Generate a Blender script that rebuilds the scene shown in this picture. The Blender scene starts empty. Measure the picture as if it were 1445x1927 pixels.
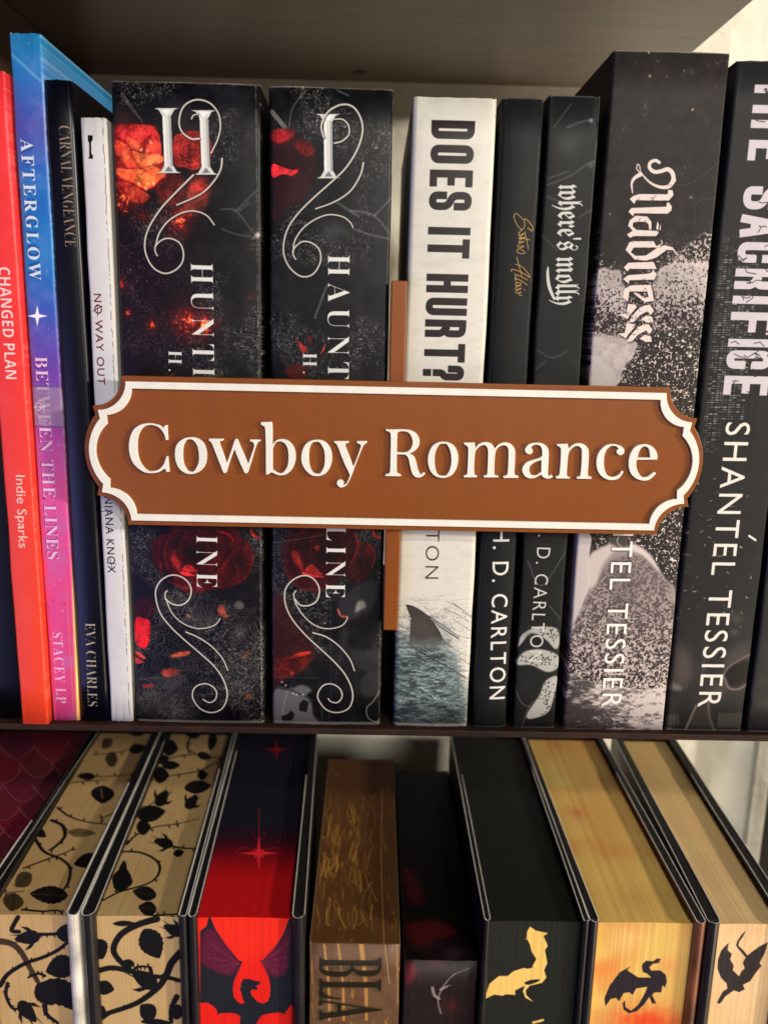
import bpy, bmesh, math, random
import numpy as np
from mathutils import Matrix, Vector

# ------------------------------------------------------------------ camera, world, lights, exposure
# Lengths are written in millimetres in a frame whose origin is the point of the spine plane
# level with the camera: X right, Y away from the camera, Z up.
MM = 0.001
SC = bpy.context.scene
COL = SC.collection
CAM_DIST = 306.0
FOC = 1610.0                      # focal length measured in photograph pixels (1445 wide)
PPX, PPY = 722.5, 963.5
AX_R = np.array([0.99971253, 0.01950467, 0.01394345])   # world X / depth / down seen by the camera
AX_D = np.array([-0.00940076, -0.21611508, 0.97632264])
AX_V = np.array([-0.02205624, 0.97617306, 0.2158696])

cam_data = bpy.data.cameras.new('camera')
cam = bpy.data.objects.new('camera', cam_data)
COL.objects.link(cam)
cam_data.sensor_fit = 'HORIZONTAL'
cam_data.sensor_width = 36.0
cam_data.lens = 36.0 * FOC / 1445.0
cam_data.clip_start = 0.01
cam_data.clip_end = 20.0
r = Vector((AX_R[0], AX_D[0], -AX_V[0]))
u = -Vector((AX_R[1], AX_D[1], -AX_V[1]))
b = -Vector((AX_R[2], AX_D[2], -AX_V[2]))
M3 = Matrix((r, u, b)).transposed()
cam.matrix_world = Matrix.Translation((0, -CAM_DIST * MM, 0)) @ M3.to_4x4()
cam_data.dof.use_dof = True
cam_data.dof.focus_distance = 0.305
cam_data.dof.aperture_fstop = 16.0
SC.camera = cam

world = bpy.data.worlds.new('World')
SC.world = world
world.use_nodes = True
bg = world.node_tree.nodes['Background']
bg.inputs[0].default_value = (0.60, 0.58, 0.62, 1)
bg.inputs[1].default_value = 0.07
SC.view_settings.view_transform = 'Standard'
SC.view_settings.look = 'None'
SC.view_settings.exposure = -0.28
SC.view_settings.gamma = 1.0
SC.cycles.use_denoising = True
SC.cycles.max_bounces = 6


def lamp(name, loc, target, power, size, color, size_y=None):
    d = bpy.data.lights.new(name, 'AREA')
    d.energy = power
    d.size = size
    if size_y:
        d.shape = 'RECTANGLE'
        d.size_y = size_y
    d.color = color
    o = bpy.data.objects.new(name, d)
    o.location = loc
    o.rotation_euler = (Vector(target) - Vector(loc)).to_track_quat('-Z', 'Y').to_euler()
    COL.objects.link(o)
    return o


lamp('ceiling_lamp', (0.70, -1.70, 1.22), (0, 0, -0.05), 18.5, 0.10, (1.0, 0.945, 0.86))
lamp('side_lamp', (1.85, -0.90, 0.36), (0.0, 0.03, -0.24), 42.0, 0.08, (1.0, 0.89, 0.74))
lamp('fill_right', (0.75, -0.62, -0.62), (0.16, 0.10, 0.13), 5.5, 0.5, (1.0, 0.82, 0.58))  # unseen warm fill, added low to brighten the underside of the top board
lamp('fill_front', (0.45, -1.55, 0.44), (0, 0.2, -0.25), 12.0, 0.35, (1.0, 0.95, 0.84))  # soft fill added to lift the wall below the middle board
lamp('room_glow_left', (-0.75, -0.8, -0.35), (-0.12, 0.08, 0.13), 3.4, 0.5, (0.36, 0.36, 1.0))

# ------------------------------------------------------------------ helpers: objects


def empty(name, loc, label=None, cat=None, group=None):
    o = bpy.data.objects.new(name, None)
    o.empty_display_size = 0.01
    o.location = Vector(loc) * MM
    COL.objects.link(o)
    if label: o['label'] = label
    if cat: o['category'] = cat
    if group: o['group'] = group
    return o


def mesh_obj(name, verts, faces, mats, parent=None, uvs=None, fmat=None, smooth=False, structure=False):
    """verts in world mm; uvs = function(face index, vertex index) or per-vertex list"""
    org = Vector(parent.location) if parent else Vector((0, 0, 0))
    p = parent.parent if parent else None
    while p:
        org += Vector(p.location)
        p = p.parent
    if parent is None and not structure:
        xs = np.array(verts)
        org = Vector((float(xs[:, 0].mean()), float(xs[:, 1].mean()), float(xs[:, 2].min()))) * MM
    me = bpy.data.meshes.new(name)
    me.from_pydata([(v[0] * MM - org.x, v[1] * MM - org.y, v[2] * MM - org.z) for v in verts], [], faces)
    if not isinstance(mats, (list, tuple)): mats = [mats]
    for m in mats: me.materials.append(m)
    if fmat is not None:
        me.polygons.foreach_set('material_index', fmat)
    if uvs is not None:
        lay = me.uv_layers.new(name='UVMap')
        for poly in me.polygons:
            for li in poly.loop_indices:
                vi = me.loops[li].vertex_index
                lay.data[li].uv = uvs[vi]
    if smooth:
        me.polygons.foreach_set('use_smooth', [True] * len(me.polygons))
    me.update()
    o = bpy.data.objects.new(name, me)
    if parent is None: o.location = org
    o.parent = parent
    COL.objects.link(o)
    if structure: o['kind'] = 'structure'
    return o


def box(x0, x1, y0, y1, z0, z1):
    v = [(x, y, z) for z in (z0, z1) for y in (y0, y1) for x in (x0, x1)]
    f = [(0, 2, 3, 1), (4, 5, 7, 6), (0, 1, 5, 4), (2, 6, 7, 3), (0, 4, 6, 2), (1, 3, 7, 5)]
    return v, f


def bevel(o, w, seg=2):
    m = o.modifiers.new('bevel', 'BEVEL')
    m.width = w * MM
    m.segments = seg
    m.limit_method = 'ANGLE'
    return o


# ------------------------------------------------------------------ helpers: materials


def new_mat(name):
    m = bpy.data.materials.new(name)
    m.use_nodes = True
    nt = m.node_tree
    return m, nt, nt.nodes['Principled BSDF']


def add_bump(nt, bs, scale, strength, dist=0.0002, detail=4, stretch=None, kind='noise'):
    N = nt.nodes
    tc = N.new('ShaderNodeTexCoord')
    mp = N.new('ShaderNodeMapping')
    if stretch: mp.inputs['Scale'].default_value = stretch
    nt.links.new(tc.outputs['Object'], mp.inputs[0])
    if kind == 'noise':
        t = N.new('ShaderNodeTexNoise')
        t.inputs['Scale'].default_value = scale
        t.inputs['Detail'].default_value = detail
        out = t.outputs[0]
    else:
        t = N.new('ShaderNodeTexWave')
        t.inputs['Scale'].default_value = scale
        t.inputs['Distortion'].default_value = 0.3
        t.bands_direction = 'DIAGONAL'
        out = t.outputs['Fac']
    nt.links.new(mp.outputs[0], t.inputs[0])
    bp = N.new('ShaderNodeBump')
    bp.inputs['Strength'].default_value = strength
    bp.inputs['Distance'].default_value = dist
    nt.links.new(out, bp.inputs['Height'])
    nt.links.new(bp.outputs[0], bs.inputs['Normal'])
    return mp


def srgb(c):
    return tuple(((x / 255.0) / 12.92 if x / 255.0 <= .04045 else ((x / 255.0 + .055) / 1.055) ** 2.4) for x in c) + (1.0,)


def plain(name, c, rough=0.5, bump=None, spec=0.5, var=0.0):
    m, nt, bs = new_mat(name)
    bs.inputs['Base Color'].default_value = srgb(c)
    bs.inputs['Roughness'].default_value = rough
    bs.inputs['Specular IOR Level'].default_value = spec
    if bump: add_bump(nt, bs, *bump)
    if var:
        t = nt.nodes.new('ShaderNodeTexNoise')
        t.inputs['Scale'].default_value = 60
        t.inputs['Detail'].default_value = 6
        rp = nt.nodes.new('ShaderNodeValToRGB')
        c0 = srgb([x * (1 - var) for x in c]); c1 = srgb([min(255, x * (1 + var)) for x in c])
        rp.color_ramp.elements[0].color = c0; rp.color_ramp.elements[0].position = .3
        rp.color_ramp.elements[1].color = c1; rp.color_ramp.elements[1].position = .7
        tc = nt.nodes.new('ShaderNodeTexCoord')
        nt.links.new(tc.outputs['Object'], t.inputs[0])
        nt.links.new(t.outputs[0], rp.inputs[0])
        nt.links.new(rp.outputs[0], bs.inputs['Base Color'])
    return m


def print_mat(name, art, rough=0.42, spec=0.4, bump=(900, .12), coat=0.0):
    """flat print computed by this script, on a real surface"""
    img = bpy.data.images.new(name, art.w, art.h, alpha=False)
    a = np.ones((art.h, art.w, 4), np.float32)
    v = np.clip(art.im[::-1], 0, 1)          # print density: a little more contrast in the darks
    a[:, :, :3] = np.clip(v - .085 * (1 - v) ** 3, 0, 1)
    img.pixels.foreach_set(a.ravel())
    img.update()
    img.pack()
    m, nt, bs = new_mat(name)
    t = nt.nodes.new('ShaderNodeTexImage')
    t.image = img
    t.extension = 'EXTEND'
    t.interpolation = 'Cubic'
    nt.links.new(t.outputs[0], bs.inputs['Base Color'])
    bs.inputs['Roughness'].default_value = rough
    bs.inputs['Specular IOR Level'].default_value = spec
    if coat:
        bs.inputs['Coat Weight'].default_value = coat
        bs.inputs['Coat Roughness'].default_value = 0.3
    if bump: add_bump(nt, bs, bump[0], bump[1])
    return m


# ------------------------------------------------------------------ helpers: painting flat print


def fbm(h, w, cell, octv=4, seed=0, ax=1.0, ay=1.0, gain=.55):
    rng = np.random.default_rng(seed)
    out = np.zeros((h, w), np.float32)
    amp, tot = 1.0, 0.0
    for k in range(octv):
        cx = max(1.0, cell * ax / 2 ** k); cy = max(1.0, cell * ay / 2 ** k)
        gx = int(w / cx) + 3; gy = int(h / cy) + 3
        g = rng.random((gy, gx)).astype(np.float32)
        xs = np.arange(w) / cx; ys = np.arange(h) / cy
        ix = xs.astype(int); iy = ys.astype(int)
        fx = xs - ix; fy = ys - iy
        fx = (fx * fx * (3 - 2 * fx)).astype(np.float32); fy = (fy * fy * (3 - 2 * fy)).astype(np.float32)
        a = g[iy][:, ix] * (1 - fx) + g[iy][:, ix + 1] * fx
        c = g[iy + 1][:, ix] * (1 - fx) + g[iy + 1][:, ix + 1] * fx
        out += amp * (a * (1 - fy[:, None]) + c * fy[:, None])
        tot += amp
        amp *= gain
    return out / tot


def sst(x, a, b):
    t = np.clip((x - a) / (b - a), 0, 1)
    return t * t * (3 - 2 * t)


def curve(pts, closed=False, n=8):
    p = np.array(pts, float)
    N = len(p)
    if N < 3: return p
    out = []
    rng = range(N) if closed else range(N - 1)
    for i in rng:
        if closed: a, b_, c, d = p[(i - 1) % N], p[i], p[(i + 1) % N], p[(i + 2) % N]
        else: a, b_, c, d = p[max(i - 1, 0)], p[i], p[i + 1], p[min(i + 2, N - 1)]
        for k in range(n):
            t = k / n
            out.append(.5 * ((2 * b_) + (c - a) * t + (2 * a - 5 * b_ + 4 * c - d) * t * t + (-a + 3 * b_ - 3 * c + d) * t ** 3))
    if not closed: out.append(p[-1])
    return np.array(out)


def corner_curve(pts, n=4):
    """closed outline: (x, y, corner flag); smooth between corners"""
    N = len(pts)
    P = [np.array(p[:2], float) for p in pts]
    out = []
    for i in range(N):
        b_, c = P[i], P[(i + 1) % N]
        a = b_ * 2 - c if pts[i][2] else P[(i - 1) % N]
        d = c * 2 - b_ if pts[(i + 1) % N][2] else P[(i + 2) % N]
        for k in range(n):
            t = k / n
            out.append(.5 * ((2 * b_) + (c - a) * t + (2 * a - 5 * b_ + 4 * c - d) * t * t + (-a + 3 * b_ - 3 * c + d) * t ** 3))
    return np.array(out)


SERIF, FRAK, SCRIPT, BOLD, PLAINF = (0x1D400, 0x1D41A), (0x1D56C, 0x1D586), (0x1D4D0, 0x1D4EA), (0x1D5D4, 0x1D5EE), None
_tris = {}


def glyph_tris(s, face, off, space):
    key = (s, face, off, space)
    if key in _tris: return _tris[key]
    t = s if face is None else ''.join(chr(face[0] + ord(c) - 65) if 'A' <= c <= 'Z' else chr(face[1] + ord(c) - 97) if 'a' <= c <= 'z' else c for c in s)
    c = bpy.data.curves.new('lettering', 'FONT')
    c.body = t
    c.resolution_u = 4
    c.offset = off
    c.space_character = space
    o = bpy.data.objects.new('lettering', c)
    COL.objects.link(o)
    dg = bpy.context.evaluated_depsgraph_get()
    me = o.evaluated_get(dg).to_mesh()
    me.calc_loop_triangles()
    co = np.array([v.co[:2] for v in me.vertices])
    tr = np.array([t_.vertices[:] for t_ in me.loop_triangles])
    res = co[tr]
    o.evaluated_get(dg).to_mesh_clear()
    bpy.data.objects.remove(o)
    bpy.data.curves.remove(c)
    _tris[key] = res
    return res


class Art:
    """A sheet of print. The traced points are picture coordinates that are projected
    onto the sheet's own plane (front: X-Z at depth Y, top: X-Y at height Z)."""

    def __init__(s, x0, x1, v0, v1, res=8.0, base=(0, 0, 0), plane='front', at=0.0):
        s.x0, s.x1, s.v0, s.v1, s.res, s.plane, s.at = x0, x1, v0, v1, res, plane, at
        s.w = int(round((x1 - x0) * res)); s.h = int(round((v1 - v0) * res))
        s.im = np.zeros((s.h, s.w, 3), np.float32)
        s.im[:] = np.array(base, np.float32) / 255
        s.seed = int(abs(x0 * 13 + v1 * 7)) % 1000

    def m(s, pts):
        p = np.atleast_2d(np.array(pts, float))[:, :2]
        v = np.stack([p[:, 0] - PPX, p[:, 1] - PPY, np.full(len(p), FOC)], 1)
        X, D, V = v @ AX_R, v @ AX_D, -(v @ AX_V)
        if s.plane == 'front':
            t = (s.at + CAM_DIST) / D
            X, V = X * t, V * t
        else:
            t = s.at / V
            X, V = X * t, D * t - CAM_DIST
        return np.stack([(X - s.x0) * s.res, (s.v1 - V) * s.res], 1)

    def blend(s, y0, y1, x0, x1, cov, col):
        if y1 <= y0 or x1 <= x0: return
        reg = s.im[y0:y1, x0:x1]
        c = np.array(col, np.float32)
        c = c / 255 if c.ndim == 1 else c[y0:y1, x0:x1]
        reg += (c - reg) * cov[..., None].astype(np.float32)

    def yy(s):      # picture row of every canvas row (sheet centre): for gradients
        return np.linspace(s.v1, s.v0, s.h)[:, None] * np.ones((1, s.w))

    def grad(s, stops):
        """stops: (picture y at sheet centre, colour)"""
        ys = [s.m([( _cx(s, py), py)])[0, 1] for py, c in stops]
        cs = np.array([c for _, c in stops], float) / 255
        r_ = np.arange(s.h)
        for k in range(3): s.im[:, :, k] = np.interp(r_, ys, cs[:, k])[:, None]

    def mul(s, f): s.im *= f[..., None] if f.ndim == 2 else f

    def mix(s, cov, col): s.blend(0, s.h, 0, s.w, np.clip(cov, 0, 1), col)

    def blob(s, x, y, r_, col, a=1.0, rx=1.0, ry=1.0, p=2.0, rough=0.0):
        c = s.m([(x, y)])[0]
        k = s.res / 5.27
        R = r_ * k * 2.6 * max(rx, ry)
        x0, x1 = int(max(0, c[0] - R)), int(min(s.w, c[0] + R)); y0, y1 = int(max(0, c[1] - R)), int(min(s.h, c[1] + R))
        if x1 <= x0 or y1 <= y0: return
        Y, X = np.mgrid[y0:y1, x0:x1]
        d = np.sqrt(((X - c[0]) / (r_ * rx * k)) ** 2 + ((Y - c[1]) / (r_ * ry * k)) ** 2)
        if rough:
            d = d + rough * (fbm(y1 - y0, x1 - x0, 14, 4, int(x * 3 + y)) - .5) * 2
        s.blend(y0, y1, x0, x1, a * np.exp(-np.clip(d, 0, 9) ** p), col)

    def stroke(s, pts, wd, col, a=1.0, smooth=True, wd2=None, px=True, soft=.6, closed=False):
        P = np.array(pts, float)
        if px: P = s.m(P)
        if smooth and len(P) > 2: P = curve(P, closed)
        n = len(P)
        W = np.linspace(wd, wd if wd2 is None else wd2, n) * s.res / 2
        mx = W.max() + 2
        x0, x1 = int(max(0, P[:, 0].min() - mx)), int(min(s.w, P[:, 0].max() + mx)); y0, y1 = int(max(0, P[:, 1].min() - mx)), int(min(s.h, P[:, 1].max() + mx))
        if x1 <= x0 or y1 <= y0: return
        cov = np.zeros((y1 - y0, x1 - x0), np.float32)
        for i in range(n - 1):
            p, q = P[i], P[i + 1]
            w_ = max(W[i], W[i + 1]) + 2
            a0, a1 = int(max(x0, min(p[0], q[0]) - w_)), int(min(x1, max(p[0], q[0]) + w_ + 1)); b0, b1 = int(max(y0, min(p[1], q[1]) - w_)), int(min(y1, max(p[1], q[1]) + w_ + 1))
            if a1 <= a0 or b1 <= b0: continue
            Y, X = np.mgrid[b0:b1, a0:a1]
            d = q - p
            L = max(d @ d, 1e-9)
            t = np.clip(((X - p[0]) * d[0] + (Y - p[1]) * d[1]) / L, 0, 1)
            dist = np.hypot(X - p[0] - t * d[0], Y - p[1] - t * d[1])
            ww = W[i] + (W[i + 1] - W[i]) * t
            cc = np.clip((ww - dist) / (2 * soft) + .5, 0, 1)
            sub = cov[b0 - y0:b1 - y0, a0 - x0:a1 - x0]
            np.maximum(sub, cc, out=sub)
        s.blend(y0, y1, x0, x1, cov * a, col)

    def polymask(s, P, ss=2):
        x0, x1 = int(max(0, np.floor(P[:, 0].min()))), int(min(s.w, np.ceil(P[:, 0].max()) + 1)); y0, y1 = int(max(0, np.floor(P[:, 1].min()))), int(min(s.h, np.ceil(P[:, 1].max()) + 1))
        if x1 <= x0 or y1 <= y0: return None
        ys = (np.arange((y1 - y0) * ss) + .5) / ss + y0 - .5
        xs = (np.arange((x1 - x0) * ss) + .5) / ss + x0 - .5
        ins = np.zeros((len(ys), len(xs)), np.int16)
        Q = np.roll(P, -1, 0)
        for r_, y in enumerate(ys):
            c = (P[:, 1] > y) != (Q[:, 1] > y)
            if not c.any(): continue
            xc = P[c, 0] + (y - P[c, 1]) * (Q[c, 0] - P[c, 0]) / (Q[c, 1] - P[c, 1])
            k = np.searchsorted(xs, xc)
            np.add.at(ins[r_], k[k < len(xs)], 1)
        ins = np.cumsum(ins, 1) & 1
        return y0, y1, x0, x1, ins.reshape(y1 - y0, ss, x1 - x0, ss).mean((1, 3))

    def poly(s, pts, col, a=1.0, smooth=False, px=True, feather=0):
        P = np.array(pts, float)
        if px: P = s.m(P)
        if smooth: P = curve(P, True, 6)
        r_ = s.polymask(P)
        if r_ is None: return
        y0, y1, x0, x1, c = r_
        if feather:
            k = feather * 4
            t_, b2, l_, r2 = min(k, y0), min(k, s.h - y1), min(k, x0), min(k, s.w - x1)
            c = np.pad(c, ((t_, b2), (l_, r2)), mode='constant')
            y0, y1, x0, x1 = y0 - t_, y1 + b2, x0 - l_, x1 + r2
            for q_ in range(feather):
                for ax_ in (0, 1):
                    w_ = 2 + q_
                    c = (c + np.roll(c, w_, ax_) + np.roll(c, -w_, ax_)) / 3
        s.blend(y0, y1, x0, x1, c * a, col)

    def text(s, txt, a, b_, c, col, face=None, off=0.0, space=1.0, al=1.0, cap=None, slab=None):
        """a, b_: start and end of the baseline; c: a point on the capitals' top line"""
        T = glyph_tris(txt, face, off, space).copy()
        A, B, C = s.m([a, b_, c])
        u_ = B - A; L = np.hypot(*u_); u_ /= L
        v_ = np.array([u_[1], -u_[0]])
        Hh = (C - A) @ v_
        if Hh < 0: v_, Hh = -v_, -Hh
        xmin, xmax = T[..., 0].min(), T[..., 0].max()
        ref = glyph_tris(cap or 'H', face, off, 1.0)[..., 1].max()
        T[..., 0] = (T[..., 0] - xmin) * L / (xmax - xmin)
        T[..., 1] *= Hh / ref
        P = A + T[..., :1] * u_ + T[..., 1:] * v_
        s.tris(P, col, al)

    def tris(s, P, col, al=1.0, ss=3):
        x0, x1 = int(max(0, P[..., 0].min() - 1)), int(min(s.w, P[..., 0].max() + 2)); y0, y1 = int(max(0, P[..., 1].min() - 1)), int(min(s.h, P[..., 1].max() + 2))
        if x1 <= x0 or y1 <= y0: return
        M = np.zeros(((y1 - y0) * ss, (x1 - x0) * ss), bool)
        Q = (P - (x0 - .5, y0 - .5)) * ss - .5
        for t in Q:
            a0, a1 = int(max(0, np.floor(t[:, 0].min()))), int(min(M.shape[1], np.ceil(t[:, 0].max()) + 1)); b0, b1 = int(max(0, np.floor(t[:, 1].min()))), int(min(M.shape[0], np.ceil(t[:, 1].max()) + 1))
            if a1 <= a0 or b1 <= b0: continue
            X = np.arange(a0, a1)[None, :]; Y = np.arange(b0, b1)[:, None]
            (ax, ay), (bx, by), (cx, cy) = t
            e0 = (bx - ax) * (Y - ay) - (by - ay) * (X - ax)
            e1 = (cx - bx) * (Y - by) - (cy - by) * (X - bx)
            e2 = (ax - cx) * (Y - cy) - (ay - cy) * (X - cx)
            M[b0:b1, a0:a1] |= ((e0 >= -1e-6) & (e1 >= -1e-6) & (e2 >= -1e-6)) | ((e0 <= 1e-6) & (e1 <= 1e-6) & (e2 <= 1e-6))
        c = M.reshape(y1 - y0, ss, x1 - x0, ss).mean((1, 3))
        s.blend(y0, y1, x0, x1, c * al, col)

    def speckle(s, mask, dark, light, seed, cell=2.2):
        n = fbm(s.h, s.w, cell, 2, seed)
        f = sst(n, .62 - mask * .45, .70 - mask * .45)
        d = np.array(dark) / 255; l = np.array(light) / 255
        s.mix(f, (d + (l - d) * np.ones((s.h, s.w, 1))).astype(np.float32))


def _cx(s, py):
    """picture x of the sheet's centre line at picture row py"""
    lo, hi = -600.0, 2100.0
    for _ in range(30):
        mid = (lo + hi) / 2
        if s.m([(mid, py)])[0, 0] < s.w / 2: lo = mid
        else: hi = mid
    return (lo + hi) / 2


# block letters of constant stroke, drawn as centre lines in a unit box (x along the word, y up)
def block(art, ch, y0, y1, xl, xr, col, wd=.17):
    """one condensed capital: from picture row y0 to y1, baseline x = xl, cap line x = xr (at row y0)"""
    A, B, C = art.m([(xl, y0), (xl, y0), (xr, y0)])
    e = art.m([(xl, y1)])[0][1] - A[1]
    Hh = C[0] - A[0]
    t = wd * Hh
    W = e
    h = t / 2

    def P(x, y): return np.array([A[0] + h + (Hh - t) * y, A[1] + h + (W - t) * x])

    def ln(*q, rad=0.0):
        pts = [P(*p) for p in q]
        out = [pts[0]]
        for i in range(1, len(pts) - 1):
            a, b_, c = pts[i - 1], pts[i], pts[i + 1]
            la, lc = np.hypot(*(a - b_)), np.hypot(*(c - b_))
            rr = min(rad * t, la / 2, lc / 2)
            if rr > 0:
                p, q2 = b_ + (a - b_) / la * rr, b_ + (c - b_) / lc * rr
                for k in range(7):
                    f = k / 6
                    out.append((1 - f) ** 2 * p + 2 * f * (1 - f) * b_ + f * f * q2)
            else:
                out.append(b_)
        out.append(pts[-1])
        out = np.array([q for j_, q in enumerate(out) if j_ == 0 or np.hypot(*(q - out[j_ - 1])) > .35])
        # square ends: extend the ends by half a stroke, drawn as quads
        n = len(out)
        L_, R_ = [], []
        for i in range(n):
            a = out[max(i - 1, 0)]; c = out[min(i + 1, n - 1)]
            if 0 < i < n - 1:
                d1 = (out[i] - a) / max(np.hypot(*(out[i] - a)), 1e-6); d2 = (c - out[i]) / max(np.hypot(*(c - out[i])), 1e-6)
                d = d1 + d2; d /= max(np.hypot(*d), 1e-6)
                nrm = np.array([-d[1], d[0]]); kk = 1 / max(.5, nrm @ np.array([-d1[1], d1[0]]))
            else:
                d = (c - a) / max(np.hypot(*(c - a)), 1e-6); nrm = np.array([-d[1], d[0]]); kk = 1
            q3 = out[i] - (d * h if i == 0 else 0) + (d * h if i == n - 1 else 0)
            L_.append(q3 + nrm * h * kk); R_.append(q3 - nrm * h * kk)
        T = []
        for i in range(n - 1):
            T += [[L_[i], R_[i], R_[i + 1]], [L_[i], R_[i + 1], L_[i + 1]]]
        tri.extend(T)
    tri = []
    if ch == 'D': ln((0, 0), (0, 1)); ln((0, 1), (1, 1), (1, 0), (0, 0), rad=1.3)
    elif ch == 'O': ln((0, .5), (0, 1), (1, 1), (1, 0), (0, 0), (0, .5), rad=1.3)
    elif ch == 'E': ln((1, 1), (0, 1), (0, 0), (1, 0)); ln((0, .5), (.85, .5))
    elif ch == 'F': ln((1, 1), (0, 1), (0, 0)); ln((0, .5), (.85, .5))
    elif ch == 'L': ln((0, 1), (0, 0), (1, 0))
    elif ch == 'S': ln((1, .70), (1, 1), (0, 1), (0, .56), (1, .44), (1, 0), (0, 0), (0, .30), rad=1.2)
    elif ch == 'C': ln((1, .68), (1, 1), (0, 1), (0, 0), (1, 0), (1, .32), rad=1.2)
    elif ch == 'I': ln((.5, 0), (.5, 1))
    elif ch == 'T': ln((.5, 0), (.5, 1)); ln((0, 1), (1, 1))
    elif ch == 'H': ln((0, 0), (0, 1)); ln((1, 0), (1, 1)); ln((0, .5), (1, .5))
    elif ch == 'U': ln((0, 1), (0, 0), (1, 0), (1, 1), rad=1.3)
    elif ch == 'A': ln((-.05, 0), (.42, 1)); ln((1.05, 0), (.58, 1)); ln((.2, .28), (.8, .28)); ln((.42, 1), (.58, 1))
    elif ch == 'R': ln((0, 0), (0, 1)); ln((0, 1), (1, 1), (1, .5), (0, .5), rad=1.2); ln((.5, .5), (1, .38), (1, 0), rad=.8)
    elif ch == '?': ln((0, .72), (0, 1), (1, 1), (1, .52), (.5, .45), (.5, .27), rad=1.1); ln((.5, -.02), (.5, .02))
    art.tris(np.array(tri), col)

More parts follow.
